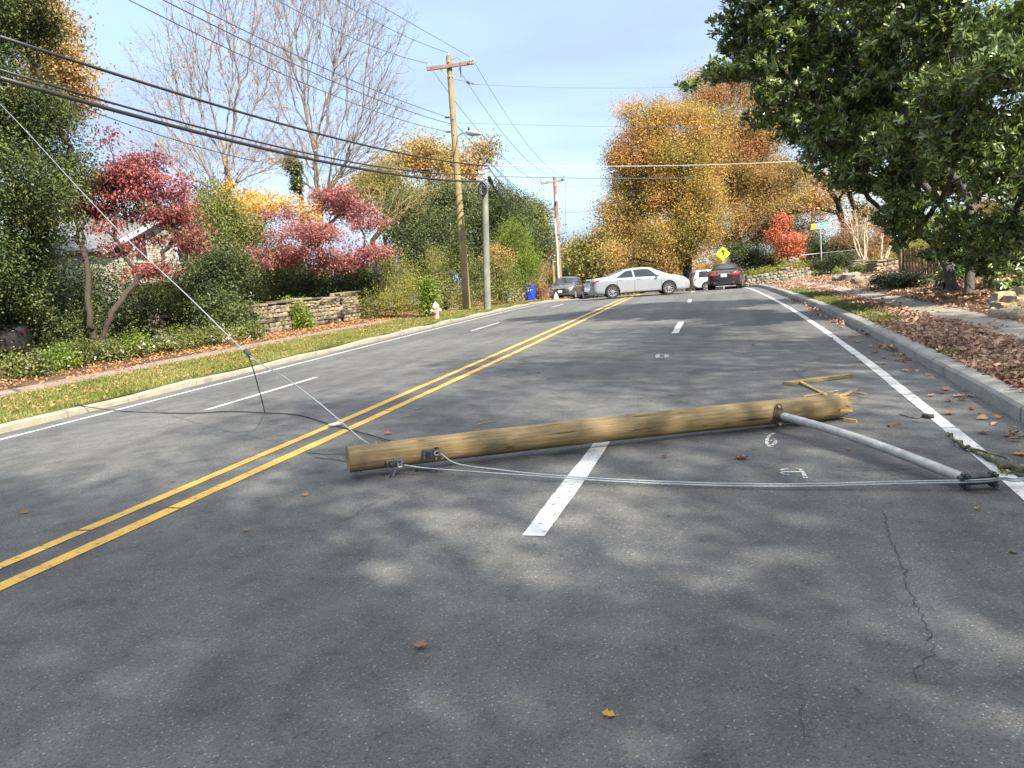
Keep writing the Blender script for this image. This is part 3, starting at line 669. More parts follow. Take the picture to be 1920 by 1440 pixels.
def tree(name, label, cat, base, top, lobes, tips, leafm, barkm, rbase=.2, rtip=.01, k=12, spread=.3, L=.12, W=.07, bf=.45, leaf_tips=None, extra=0, kind='quad', group=None, lean=None, stems=1, shell=.5, wob=.06, thr=None, droop=.2, flat=0., split=False, min_z=None):
    root = empty(name, base); tag(root, label, cat, group)
    base = np.array(base, float); big = MB(); thin = MB(); tipP = in_lobes(lobes, tips, shell, even=shell > 1.1)
    if min_z is not None: tipP[:, 2] = np.maximum(tipP[:, 2], base[2]+min_z+.2*rng.random(len(tipP)))
    if stems == 1: tops = [np.array(top, float)]
    else: tops = [np.array(top, float)+np.array([math.cos(a)*.22, math.sin(a)*.22, 0])*np.linalg.norm(np.array(top)-base) for a in np.arange(stems)*2*math.pi/stems+.5]
    own = np.argmin([np.linalg.norm(tipP-t, axis=1) for t in tops], 0) if stems > 1 else np.zeros(tips, int)
    for q, t in enumerate(tops):
        tp = tipP[own == q]
        if len(tp) < 2: continue
        b0 = base+np.array([(q-(stems-1)/2)*rbase*1.6, 0, -.12]) if stems > 1 else base-np.array([0, 0, .12])
        ln = np.linalg.norm(t-b0); m_ = max(4, int(ln/.6)); f = np.linspace(0, 1, m_)[:, None]
        rp = b0+(t-b0)*f+np.sin(f*math.pi)*rng.normal(size=3)*ln*.03
        P, par = skeleton(rp, tp, bf); P = relax(P, par, len(rp)); r, kids = branch_radii(par, rtip, rbase)
        a, b = limbs(P, par, r, wob, thr if split else None)
        big.v += a.v; big.f += [(f_+big.n, m) for f_, m in a.f] ; big.n += a.n
        if split and shell > 1.1: twiglets(b, P, par, 3, .9, .0058)
        if split: thin.f += [(f_+thin.n, m) for f_, m in b.f]; thin.v += b.v; thin.n += b.n
    # root flare
    big.build('trunk', barkm, root, smooth=True)
    if split and thin.n: thin.build('branches', barkm, root, smooth=True)
    lm = MB(); lt = tipP if leaf_tips is None else tipP[rng.random(tips) < leaf_tips]
    if len(lt) and leafm is not None:
        if extra: lt = np.concatenate([lt, in_lobes(lobes, extra, min(1, shell*1.1))])
        if min_z is not None: lt[:, 2] = np.maximum(lt[:, 2], base[2]+min_z*.6+.2*rng.random(len(lt)))
        leaves(lm, lt, k, spread, L, W, droop, kind, flat); lm.build('crown' if leaf_tips is None else 'leaves', leafm, root)
    return root
def copy_tree(o, loc, rz=0, scale=1., label=None, group=None):
    c = o.copy(); C.objects.link(c); c.location = Vector([float(a) for a in loc]); c.rotation_euler = (0, 0, rz); c.scale = (scale,)*3
    if label: c['label'] = label
    if group: c['group'] = group
    for ch in o.children:
        d = ch.copy(); C.objects.link(d); d.parent = c
    return c
def shrub(name, label, cat, x, y, rx, ry, h, mat, tips=60, k=40, L=.07, W=.045, bm=None, z=None, kind='quad', group=None, spread=None, shell=.45, top=1., flower=0, base_h=.0):
    z0 = float(gz(x, y)) if z is None else z
    lob = [(np.array([x+rng.normal()*rx*.25, y+rng.normal()*ry*.25, z0+base_h+(h-base_h)*f]), np.array([rx*q, ry*q, h*.36])) for f, q in ((.3, 1), (.5, .95), (.68, .72*top))]
    o = tree(name, label, cat, (x, y, z0), (x, y, z0+.12*h), lob, tips, mat, bm or M['bark_dk'], rbase=.03, rtip=.004, k=k, spread=spread or min(rx, h)*.2, L=L, W=W, kind=kind, group=group, shell=shell, bf=.6, min_z=.04)
    if flower:
        fl = MB(); P = in_lobes(lob, flower, .15)
        for q in range(5):
            T = rand_dir(flower); T, N = frame(flower, T); v, F = quad_geo(P, T, N, .05, .045); fl.add(v, [F])
        tag(fl.build('flowers', M['petal'], o), kind='stuff')
    return o

# --- left side, near to far
lp = lobe_px
b = below(40, 640, 22)
tree('holly_tree', 'huge dark evergreen tree filling the left edge above the black parked car', 'tree', b, at(30, 420, 22.5),
     [lp(-50, 60, 110, 120, 21), lp(40, 40, 55, 80, 23), lp(-10, 210, 110, 100, 21), lp(95, 235, 45, 60, 23.5), lp(20, 370, 105, 85, 21), lp(120, 320, 45, 60, 23), lp(-40, 500, 100, 80, 20.5), lp(50, 470, 75, 60, 22), lp(100, 430, 40, 40, 22.5), lp(20, 560, 90, 60, 21.5), lp(70, 610, 60, 40, 22.5), lp(10, -90, 110, 100, 22), lp(145, 300, 30, 26, 23.5)],
     760, M['lf_ever'], M['bark_dk'], .2, k=120, spread=.25, L=.09, W=.045, extra=330)
b = below(110, 600, 30)
tree('amber_tree', 'tall tree turning orange and yellow behind the dark evergreen at the left', 'tree', b, at(60, 300, 30),
     [lp(70, 50, 70, 70, 30), lp(105, 120, 62, 75, 29), lp(125, 180, 45, 40, 29), lp(30, -40, 90, 60, 30), lp(60, 200, 60, 60, 30)],
     500, M['lf_oak2'], M['bark_dk'], .22, k=42, spread=.3, L=.13, W=.08, extra=200)
b = hit(180, 668)
tree('dogwood_tree', 'crimson dogwood with crooked dark trunk in front of the white house', 'tree', b, at(190, 590, b[1]),
     [lp(200, 320, 60, 42, 24.5), lp(280, 350, 80, 45, 24.5), lp(215, 390, 75, 35, 25), lp(330, 400, 55, 30, 24.5), lp(165, 370, 30, 45, 24.5), lp(200, 425, 30, 12, 24), lp(235, 470, 46, 13, 24.5), lp(290, 450, 30, 13, 25), lp(335, 455, 50, 26, 24.5), lp(295, 505, 60, 16, 24), lp(200, 260, 22, 20, 25), lp(280, 300, 40, 25, 25)],
     520, M['lf_red'], M['bark_dk'], .085, rtip=.008, k=34, spread=.2, L=.11, W=.055, bf=.35, stems=2, shell=.8, droop=.5, flat=.45)
b = hit(505, 590)+np.array([0, 3.2, 0]); b[2] = gz(b[0], b[1])
tree('dogwood_tree', 'wide rose-red dogwood spreading over the stone wall beside the yellow leaves', 'tree', b, at(535, 520, b[1]),
     [lp(630, 385, 60, 30, 33), lp(680, 410, 58, 28, 33), lp(600, 440, 80, 24, 32), lp(690, 470, 50, 28, 33), lp(560, 480, 75, 22, 32), lp(470, 470, 45, 15, 32), lp(640, 495, 80, 22, 32), lp(620, 365, 40, 15, 33), lp(540, 402, 40, 10, 33), lp(440, 460, 20, 12, 32)],
     560, M['lf_pink'], M['bark_grey'], .09, rtip=.009, k=34, spread=.24, L=.12, W=.06, bf=.35, stems=2, shell=.9, droop=.5, flat=.45)
b = below(425, 560, 41)
mt = tree('maple_tree', 'tall nearly bare maple with pale trunk and a few orange leaves left', 'tree', b, at(425, 330, 41),
     [lp(425, 20, 110, 160, 41), lp(360, 100, 70, 90, 41), lp(480, 110, 70, 80, 41), lp(340, 190, 70, 60, 41), lp(500, 200, 60, 50, 41), lp(340, 280, 95, 40, 41), lp(500, 290, 80, 40, 41), lp(430, -120, 100, 100, 41), lp(300, 150, 60, 90, 41), lp(400, 300, 130, 50, 41)],
     2200, M['lf_gold'], M['bark_twig'], .13, rtip=.0075, k=8, spread=.30, L=.13, W=.085, bf=.6, leaf_tips=.13, split=True, thr=.05, shell=1.2, wob=.05)
lmx = MB(); leaves(lmx, np.concatenate([in_lobes([lp(425, 370, 16, 45, 40.6), lp(440, 410, 14, 30, 40.6)], 60), in_lobes([lp(380, 395, 50, 10, 40), lp(480, 370, 60, 12, 40)], 40)]), 26, .18, .15, .1)
lmx.build('trunk_leaves', M['lf_gold'], mt)
b = below(590, 560, 47)
tree('bare_tree', 'large leafless tree with fine fanning twigs left of the wooden utility pole', 'tree', b, at(592, 320, 47),
     [lp(600, 60, 110, 120, 47), lp(690, 130, 70, 90, 47), lp(520, 130, 60, 90, 47), lp(640, 10, 80, 70, 47), lp(700, 230, 70, 50, 47), lp(530, 250, 60, 50, 47), lp(640, 250, 90, 60, 47), lp(560, -20, 80, 60, 47), lp(730, 60, 50, 60, 47), lp(620, 300, 120, 40, 47), lp(730, 210, 50, 60, 47)],
     2700, M['lf_oak'], M['bark_twig'], .18, rtip=.008, k=4, spread=.2, L=.14, W=.09, bf=.6, leaf_tips=.03, split=True, thr=.06, shell=1.2, wob=.05)
b = below(548, 560, 45)
tree('ivy_clad_tree', 'slim snag wrapped in ivy just left of the big bare tree', 'tree', b, at(560, 330, 45),
     [lp(545, 300, 8, 28, 45), lp(556, 340, 9, 35, 45)], 60, M['lf_deep'], M['bark_dk'], .13, k=50, spread=.14, L=.13, W=.1)
b = below(510, 520, 36)
tree('yellow_tree', 'small tree with egg-yolk yellow leaves between the two red dogwoods', 'tree', b, at(505, 470, 36),
     [lp(500, 385, 70, 12, 36), lp(575, 405, 22, 25, 35.5), lp(440, 400, 40, 10, 36), lp(480, 437, 16, 9, 35), lp(410, 380, 18, 30, 36), lp(600, 385, 20, 8, 36)],
     150, M['lf_gold'], M['bark_tan'], .07, k=22, spread=.24, L=.14, W=.09, bf=.3, shell=.9)
# big hedges and screening trees on the left (distance Y, pixel lobes)
def bush(label, lobes, mat, tips, k, L, W, name='shrub', cat='shrub', base=None, spread=.25, extra=0, kind='quad', rb=.06, **kw):
    c = lobes[0][0]; bs = np.array([c[0], c[1], float(gz(c[0], c[1]))]) if base is None else base
    t = bs+np.array([0, 0, .4]); return tree(name, label, cat, bs, t, lobes, tips, mat, kw.pop('bm', M['bark_dk']), rb, .006, k=k, spread=spread, L=L, W=W, extra=extra, kind=kind, bf=.5, min_z=.05, **kw)
bush('deep green yew thicket behind the rose-red dogwood trunk', [lp(480, 560, 50, 60, 37), lp(430, 540, 50, 70, 38), lp(540, 540, 50, 60, 39), lp(500, 500, 60, 40, 39)], M['lf_deep'], 260, 90, .11, .06, spread=.35, extra=120)
bush('dense dark holly screen in front of the house porch', [lp(250, 605, 60, 34, 31), lp(180, 600, 60, 40, 29), lp(330, 590, 50, 45, 30), lp(110, 570, 50, 60, 30)], M['lf_ever'], 260, 80, .1, .055, spread=.35, extra=120)
bush('tall dark camellia bush at the bend of the wall left of the stone pier', [lp(400, 570, 60, 55, 27), lp(440, 600, 40, 40, 26.5), lp(365, 540, 40, 60, 27.5), lp(420, 500, 50, 40, 28)], M['lf_deep'], 200, 90, .09, .05, spread=.28, extra=60)
bush('loose bronze and green shrub in front of the white house', [lp(225, 520, 40, 40, 30), lp(300, 550, 46, 34, 30), lp(170, 520, 30, 40, 29), lp(275, 500, 30, 26, 31), lp(360, 470, 45, 50, 29), lp(400, 430, 40, 50, 30), lp(330, 560, 40, 50, 27), lp(390, 370, 30, 50, 31)], M['lf_mid'], 260, 46, .09, .05, spread=.3)
bush('olive green viburnum behind the red dogwood', [lp(410, 400, 60, 60, 33), lp(450, 440, 50, 60, 33), lp(360, 430, 45, 60, 33)], M['lf_mid'], 180, 60, .1, .06, spread=.35, extra=60)
bush('dark undergrowth beneath the crimson dogwood', [lp(110, 620, 80, 50, 24), lp(160, 570, 60, 60, 25), lp(60, 580, 80, 60, 24), lp(230, 600, 60, 50, 27), lp(290, 600, 50, 60, 27.5)], M['lf_deep'], 260, 60, .09, .05, spread=.35, extra=80)
bush('thick green laurel hedge behind the stone wall', [lp(610, 560, 70, 45, 34), lp(530, 545, 50, 50, 34), lp(680, 545, 50, 50, 35), lp(640, 530, 60, 40, 35.5)], M['lf_deep'], 260, 75, .1, .055, spread=.32, extra=80)
bush('bright yellow-green vine hanging over the front of the stone wall', [lp(560, 595, 20, 28, 28.6), lp(545, 580, 16, 16, 28.8), lp(572, 610, 14, 18, 28.4)], M['lf_bright'], 60, 60, .08, .055, spread=.14, name='vine', cat='vine')
bush('arching yellow forsythia behind the fire hydrant', [lp(740, 555, 50, 38, 33), lp(700, 570, 35, 25, 33), lp(780, 560, 35, 40, 33), lp(755, 510, 35, 35, 34)], M['lf_yel'], 260, 48, .08, .035, spread=.22, bm=M['bark_tan'])
bush('slim leafy sapling standing just behind the fire hydrant', [lp(800, 570, 16, 42, 31), lp(803, 545, 14, 30, 31)], M['lf_bright'], 70, 50, .09, .06, spread=.16)
bush('straggly olive shrub with upright stems left of the wooden pole', [lp(835, 515, 26, 45, 37), lp(815, 500, 24, 40, 38), lp(845, 560, 26, 25, 37)], M['lf_yel'], 170, 28, .08, .035, spread=.22, bm=M['bark_grey'])
bush('broad holly bush behind the forsythia', [lp(790, 480, 45, 60, 40), lp(760, 450, 40, 45, 41), lp(820, 440, 35, 40, 42), lp(795, 545, 40, 40, 39)], M['lf_deep'], 240, 70, .11, .06, spread=.35, extra=60)
bush('wispy twiggy shrub arching right of the rose-red dogwood', [lp(730, 410, 45, 45, 42), lp(760, 370, 60, 45, 43), lp(700, 360, 45, 30, 44)], M['lf_olive'], 420, 9, .09, .04, spread=.2, bm=M['bark_tan'], rb=.08)
bush('dense green privet between the two roadside poles', [lp(895, 520, 26, 55, 40), lp(935, 530, 34, 50, 40), lp(880, 550, 24, 30, 39), lp(960, 520, 26, 45, 42)], M['lf_mid'], 220, 46, .09, .045, spread=.26, bm=M['bark_tan'])
bush('rusty-leaved vine on the hedge right of the grey pole', [lp(945, 480, 28, 22, 41), lp(925, 500, 20, 20, 40.5)], M['lf_oak2'], 90, 34, .09, .06, spread=.2, name='vine', cat='vine')
bush('russet twiggy shrub beside the blue bin', [lp(1012, 530, 16, 34, 50), lp(1022, 548, 15, 18, 49.5), lp(1018, 510, 14, 20, 51)], M['lf_brown'], 260, 16, .08, .03, spread=.18, bm=M['bark_tan'])
def screen(label, lobes, mat, tips, k, L, W, name='tree', cat='tree', base_px=None, Y=None, rb=.18, spread=.4, extra=0, bm=None, **kw):
    c = lobes[0][0]; bs = np.array([c[0], c[1], float(gz(c[0], c[1]))]); top = bs+np.array([0, 0, max(1.2, (c[2]-bs[2])*.55)])
    return tree(name, label, cat, bs, top, lobes, tips, mat, bm or M['bark_dk'], rb, .012, k=k, spread=spread, L=L, W=W, extra=extra, **kw)
screen('dark green arborvitae behind the wooden pole', [lp(800, 400, 60, 50, 50), lp(830, 450, 60, 60, 48), lp(760, 420, 50, 40, 50), lp(850, 375, 40, 30, 51)], M['lf_deep'], 420, 80, .15, .07, spread=.45, extra=150, name='evergreen_tree')
screen('pointed spruce rising left behind the top of the grey pole', [lp(930, 400, 36, 60, 54), lp(925, 360, 20, 30, 54), lp(950, 440, 40, 50, 54)], M['lf_deep'], 260, 70, .15, .05, spread=.4, extra=100, name='spruce_tree')
screen('green spruce with spiky top right behind the grey pole', [lp(975, 420, 30, 42, 60), lp(960, 385, 22, 24, 60), lp(985, 450, 30, 50, 60)], M['lf_deep'], 240, 66, .16, .06, spread=.4, extra=80, name='spruce_tree')
screen('rounded mid-green tree closing the row left of the road crest', [lp(1000, 430, 30, 45, 66), lp(1010, 465, 26, 40, 64), lp(985, 395, 24, 22, 67)], M['lf_mid'], 260, 60, .18, .1, spread=.5, extra=80)
screen('feathery bright green bamboo clump right of the grey pole', [lp(960, 450, 26, 38, 46), lp(975, 495, 30, 36, 46), lp(945, 480, 20, 30, 46), lp(990, 520, 20, 22, 46)], M['lf_bright'], 260, 70, .12, .03, spread=.32, extra=60, name='bamboo', cat='bamboo', rb=.05)
screen('olive green tree filling the gap behind the wooden pole', [lp(870, 450, 50, 70, 58), lp(900, 400, 40, 50, 58), lp(880, 500, 50, 40, 56)], M['lf_mid'], 300, 66, .17, .09, spread=.5, extra=100)
screen('tall thin-leaved oak turning orange behind the bare tree', [lp(780, 300, 60, 40, 72), lp(730, 310, 45, 35, 72), lp(820, 330, 40, 45, 72), lp(690, 370, 60, 40, 72), lp(790, 270, 40, 20, 72)], M['lf_oak'], 520, 22, .24, .14, spread=.6, name='oak_tree', rb=.3)
screen('tall russet and olive oak behind the top of the grey pole', [lp(890, 300, 35, 35, 75), lp(860, 330, 40, 40, 75), lp(905, 280, 22, 20, 75), lp(840, 290, 30, 28, 75), lp(870, 390, 60, 40, 75)], M['lf_oak'], 480, 22, .24, .14, spread=.6, name='oak_tree', rb=.3)
screen('dark pine with olive crown low behind the rose-red dogwood', [lp(690, 345, 45, 26, 55), lp(730, 350, 45, 30, 55), lp(760, 385, 50, 40, 55)], M['lf_olive'], 260, 50, .17, .07, spread=.45, extra=60, name='pine_tree')
screen('green bushy tree right of the house gable', [lp(370, 500, 60, 60, 44), lp(420, 520, 70, 60, 37), lp(400, 450, 40, 50, 44)], M['lf_mid'], 120, 30, .13, .08, spread=.4)

# low rose bushes beside the left sidewalk
rose = ['low rose bush with pink flowers at the far left end of the row', 'yellow-green rose bush below the driveway car', 'low green rose bush left of the crooked dogwood trunk', 'rose bush with pink blooms at the foot of the crooked dogwood', 'lush low rose bush just right of the crooked dogwood trunk', 'low rose bush dotted with white flowers beside the dark undergrowth', 'low rose bush under the sagging grey cable', 'rose bush with white blooms below the camellia', 'smallest rose bush next to the stone pier']
for i, (px, py, rx, h) in enumerate([(20, 715, .45, .5), (75, 700, .5, .45), (130, 690, .6, .6), (185, 682, .6, .5), (240, 675, .7, .65), (300, 665, .7, .55), (350, 655, .7, .6), (405, 648, .7, .6), (450, 640, .6, .4)]):
    p = hit(px, py); shrub('rose_bush', rose[i], 'rose bush', p[0], p[1]+.3, rx, rx*.8, h, M['lf_bright'] if i in (1, 4) else M['lf_mid'], 50, 46, .06, .04, group='rose bushes along the left sidewalk', flower=26 if i in (0, 2, 3, 5, 7) else 8, spread=.13)

# --- right side
TB = hit(1790, 547); TC = hit(1815, 552)
mag_l = [lp(1600, 200, 120, 120, 21.5), lp(1500, 120, 80, 80, 20.5), lp(1760, 330, 110, 110, 21), lp(1660, 60, 120, 110, 21), lp(1850, 120, 120, 120, 20), lp(1400, 110, 50, 50, 19), lp(1390, 40, 60, 45, 18.5), lp(1360, 130, 60, 28, 18), lp(1300, 160, 22, 14, 18), lp(1440, 110, 60, 60, 18), lp(1480, 200, 80, 60, 18), lp(1560, 250, 75, 70, 17.5), lp(1560, 110, 90, 90, 18.5),
         lp(1640, 160, 90, 90, 17), lp(1600, 330, 60, 50, 17.5), lp(1690, 300, 90, 90, 16.5), lp(1700, 400, 70, 50, 17), lp(1760, 220, 90, 90, 15), lp(1850, 300, 90, 90, 14.5), lp(1830, 420, 80, 50, 16),
         lp(1890, 460, 60, 60, 15.5), lp(1880, 120, 100, 100, 13.5), lp(1760, 60, 90, 80, 15.5), lp(1640, 20, 90, 70, 17), lp(1500, 10, 70, 50, 18), lp(1450, -60, 100, 60, 18.5), lp(1650, -100, 120, 80, 17), lp(1820, -80, 140, 90, 15),
         lp(1980, 60, 100, 120, 14), lp(1990, 300, 90, 130, 15), lp(1750, -250, 200, 120, 17), lp(2000, -150, 150, 150, 15), lp(1700, 200, 140, 140, 20.5), lp(1850, 250, 140, 160, 20.5), lp(1950, 430, 70, 90, 18), lp(1780, 440, 60, 40, 18), lp(1720, 440, 45, 30, 17.5), lp(1775, 470, 50, 26, 18), lp(1840, 485, 50, 30, 17), lp(1900, 530, 50, 30, 17), lp(1860, 500, 40, 34, 17), lp(1470, 60, 70, 50, 18), lp(1560, 330, 40, 30, 18)]
mag = empty('magnolia_tree', TC); tag(mag, 'large glossy dark green southern magnolia overhanging the right sidewalk', 'tree')
tips = in_lobes(mag_l, 1300, .75)
big = MB()
for bpt, tp, own_side in ((TB, at(1765, 380, 20), 0), (TC, at(1815, 370, 19), 1)):
    sel = tips[(tips[:, 0] < at(1720, 200, 18)[0]) == (own_side == 0)]
    f = np.linspace(0, 1, 7)[:, None]; rp = (bpt-[0, 0, .15])+(tp-bpt+[0, 0, .15])*f+np.sin(f*math.pi)*np.array([.12 if own_side else -.1, 0, 0])
    P, par = skeleton(rp, sel, .4); P = relax(P, par, len(rp)); r_, kd = branch_radii(par, .010, .115 if own_side else .125, 2.6); a_, _ = limbs(P, par, r_, .05)
    big.f += [(f_+big.n, m) for f_, m in a_.f]; big.v += a_.v; big.n += a_.n
big.build('trunk', M['bark_mag'], mag, smooth=True)
ros = np.concatenate([tips, in_lobes(mag_l, 23000, .95, 9)]); nr = len(ros); K = 8
ax = rng.normal(size=(nr, 3))*.6; ax[:, 2] += .55; ax = unit(ax); axk = np.repeat(ax, K, 0)
T = rand_dir(nr*K); T = unit(T-axk*(T*axk).sum(1)[:, None]); T = unit(T+axk*(.15+.7*rng.random(nr*K))[:, None])
N = unit(axk-T*(axk*T).sum(1)[:, None]); v, F = leaf_geo(np.repeat(ros, K, 0)+T*.015-axk*(.09*rng.random(nr*K))[:, None], T, N, .10+.075*rng.random(nr*K), .045+.022*rng.random(nr*K), .2, .12)
mb = MB(); mb.add(v, [F]); mb.build('crown', M['lf_mag'], mag)

b = below(1292, 520, 60)
tree('oak_tree', 'broad golden oak with dark trunk behind the silver sedan', 'tree', b, at(1292, 440, 60),
     [lp(1200, 235, 50, 45, 60), lp(1240, 230, 45, 40, 60), lp(1170, 300, 40, 45, 60), lp(1250, 300, 70, 55, 59), lp(1160, 370, 38, 35, 60), lp(1230, 370, 70, 40, 59), lp(1300, 260, 60, 60, 60), lp(1310, 350, 60, 50, 59), lp(1180, 430, 45, 35, 60), lp(1250, 440, 60, 35, 58), lp(1320, 430, 50, 40, 58), lp(1145, 400, 26, 30, 60), lp(1160, 480, 40, 22, 58), lp(1220, 330, 80, 80, 61), lp(1280, 400, 80, 60, 61), lp(1270, 480, 60, 20, 59)],
     1100, M['lf_oak'], M['bark_dk'], .34, rtip=.016, k=110, spread=.44, L=.13, W=.08, extra=520, bf=.5, shell=.85)
b = below(1365, 510, 66)
tree('oak_tree', 'tallest orange and gold oak rising behind the walking figure sign', 'tree', b, at(1385, 400, 66),
     [lp(1330, 175, 50, 40, 66), lp(1390, 150, 55, 50, 66), lp(1300, 210, 40, 35, 66), lp(1370, 230, 70, 60, 65), lp(1430, 250, 60, 60, 65), lp(1340, 300, 60, 50, 64), lp(1420, 330, 70, 50, 64), lp(1490, 320, 50, 40, 64), lp(1400, 400, 70, 40, 63), lp(1510, 350, 40, 35, 63), lp(1300, 170, 28, 22, 66), lp(1450, 200, 50, 60, 66), lp(1470, 400, 50, 30, 62), lp(1550, 380, 40, 30, 62), lp(1360, 450, 60, 30, 64), lp(1380, 320, 90, 90, 67), lp(1440, 370, 90, 60, 67), lp(1430, 440, 60, 30, 64), lp(1500, 430, 40, 24, 64)],
     1200, M['lf_oak2'], M['bark_dk'], .40, rtip=.016, k=110, spread=.48, L=.135, W=.08, extra=570, bf=.5, shell=.85)
b = below(1600, 500, 58)
tree('leaning_oak_tree', 'thin golden oak with one heavy dark horizontal limb behind the street name sign', 'tree', b, at(1575, 400, 58),
     [lp(1530, 395, 50, 8, 57), lp(1480, 402, 30, 6, 57), lp(1560, 340, 50, 30, 57), lp(1600, 330, 40, 40, 57), lp(1520, 370, 40, 20, 57), lp(1620, 400, 40, 40, 58)],
     260, M['lf_oak'], M['bark_dk'], .34, rtip=.02, k=16, spread=.4, L=.2, W=.11, bf=.3)
b = hit(1476, 497); b = below(1476, 494, 54)
tree('maple_tree', 'small scarlet maple glowing above the low stone wall on the right', 'tree', b, at(1476, 478, 54),
     [lp(1463, 418, 14, 14, 54), lp(1470, 450, 26, 22, 54), lp(1495, 448, 18, 16, 54), lp(1478, 472, 24, 14, 54), lp(1455, 440, 12, 16, 54)],
     150, M['lf_scarlet'], M['bark_tan'], .06, rtip=.008, k=34, spread=.22, L=.13, W=.09, bf=.5)
for i, (px, ll) in enumerate(((1625, 'pale-stemmed leafless crape myrtle, left one of the pair behind the stone planter'), (1650, 'pale-stemmed leafless crape myrtle, right one of the pair behind the stone planter'))):
    b = below(px, 495, 44); o_ = 14 if i else -14
    tree('crape_myrtle', ll, 'tree', b, at(px+o_, 440, 44), [lp(px+o_-12, 405, 20, 20, 44), lp(px+o_+14, 408, 22, 20, 44), lp(px+o_, 425, 24, 14, 44)], 230, M['lf_brown'], M['bark_pale'], .045, rtip=.0065, k=5, spread=.12, L=.09, W=.05, bf=.7, stems=4, leaf_tips=.14, shell=1., group='bare crape myrtles')
bush('clipped dark green boxwood hedge behind the street name sign', [lp(1558, 492, 26, 13, 47), lp(1580, 490, 20, 13, 47), lp(1540, 497, 18, 12, 47)], M['lf_deep'], 150, 70, .06, .04, name='hedge', cat='hedge', spread=.2)
bush('dark rhododendron clump beyond the street name sign', [lp(1535, 470, 35, 22, 56), lp(1575, 460, 35, 28, 56), lp(1520, 455, 26, 20, 57)], M['lf_deep'], 200, 54, .12, .07, spread=.3, extra=50)
bush('green and white camellia behind the black car', [lp(1400, 480, 30, 24, 56), lp(1430, 490, 24, 18, 56), lp(1375, 470, 18, 20, 57)], M['lf_deep'], 180, 60, .11, .07, spread=.28, extra=40)
bush('brown twiggy thicket behind the crape myrtles', [lp(1610, 450, 50, 40, 52), lp(1670, 440, 50, 50, 52), lp(1580, 430, 40, 40, 53), lp(1700, 470, 40, 30, 50)], M['lf_brown'], 420, 12, .1, .05, spread=.25, bm=M['bark_tan'], rb=.05)
bush('low ivy mound under the magnolia beside the picket fence', [lp(1690, 530, 28, 9, 23), lp(1665, 525, 20, 8, 24), lp(1715, 537, 16, 8, 22.5)], M['lf_deep'], 120, 60, .07, .06, name='ivy_mound', cat='ivy', spread=.16, flat=.5)
bush('small green rhododendron seedling at the foot of the magnolia trunk', [lp(1772, 525, 14, 14, 20.5), lp(1785, 515, 10, 12, 20.5)], M['lf_mag'], 26, 14, .14, .05, spread=.14, kind='leaf')
bush('yellow-green shrub glimpsed behind the picket fence', [lp(1740, 465, 30, 14, 34), lp(1710, 470, 20, 12, 34)], M['lf_yel'], 120, 44, .09, .05, spread=.22)
bush('tufty green plant on top of the stone planter', [lp(1640, 497, 20, 6, 38), lp(1610, 508, 14, 9, 37.5)], M['lf_mid'], 60, 40, .08, .03, spread=.14, name='plant', cat='plant')
bush('fresh green weeds at the foot of the street name sign', [lp(1530, 513, 8, 5, 46), lp(1573, 512, 9, 7, 44)], M['lf_bright'], 24, 40, .09, .03, spread=.1, name='plant', cat='plant')
bush('dark shrubs behind the magnolia at the right edge', [lp(1880, 480, 70, 50, 24), lp(1820, 490, 50, 40, 25), lp(1950, 470, 60, 60, 23)], M['lf_deep'], 260, 50, .12, .06, spread=.35, extra=60)

# trees beyond the crest closing the road
screen('olive and gold oak beyond the crest left of the big golden oak', [lp(1150, 450, 40, 40, 95), lp(1110, 480, 40, 30, 95), lp(1130, 500, 50, 30, 92), lp(1170, 490, 40, 30, 90)], M['lf_olive'], 420, 40, .34, .2, spread=.8, extra=150, name='oak_tree', rb=.3)
screen('hazy far tree right beside the distant leaning pole', [lp(1075, 490, 30, 30, 110), lp(1090, 510, 40, 26, 105), lp(1065, 515, 26, 24, 105)], M['lf_olive'], 300, 36, .36, .22, spread=.9, extra=100, name='oak_tree', rb=.3)
screen('far brown oak low behind the silver sedan roof', [lp(1200, 500, 60, 30, 85), lp(1260, 500, 50, 30, 85)], M['lf_oak2'], 300, 34, .3, .18, spread=.7, extra=100, name='oak_tree', rb=.25)
# wood behind the gardens on both sides
proto = []
for nm, mt_, hh in (('mixed_tree', 'lf_mid', 9), ('mixed_tree', 'lf_olive', 11), ('mixed_tree', 'lf_oak2', 10)):
    b0 = np.array([0, 0, 0.]); lob = [(np.array([rng.normal()*1.6, rng.normal()*1.6, hh*q]), np.array([2.6, 2.6, 1.9])*rr) for q, rr in ((.35, 1), (.5, 1.1), (.62, 1), (.78, .8), (.9, .5), (.45, .9))]
    o = tree(nm, 'x', 'tree', b0, (0, 0, hh*.4), lob, 260, M[mt_], M['bark_dk'], .22, .02, k=34, spread=.5, L=.26, W=.15, extra=80); proto.append(o)
used = [0, 0, 0]
spots = [(s_, -u_) for s_, u_ in [(18, 38), (26, 44), (34, 40), (42, 34), (50, 42), (58, 36), (66, 28), (74, 24), (84, 20), (95, 17), (24, 56), (38, 58), (52, 56), (66, 46)]] + [(s_, u_) for s_, u_ in [(62, 34), (70, 26), (78, 20), (90, 18), (102, 14), (50, 38), (40, 36), (32, 32), (24, 28), (66, 44), (112, 8), (116, -6), (114, 0)]]
glab = ['mid-green tree in the wood behind the gardens', 'olive tree in the wood behind the gardens', 'russet tree in the wood behind the gardens']
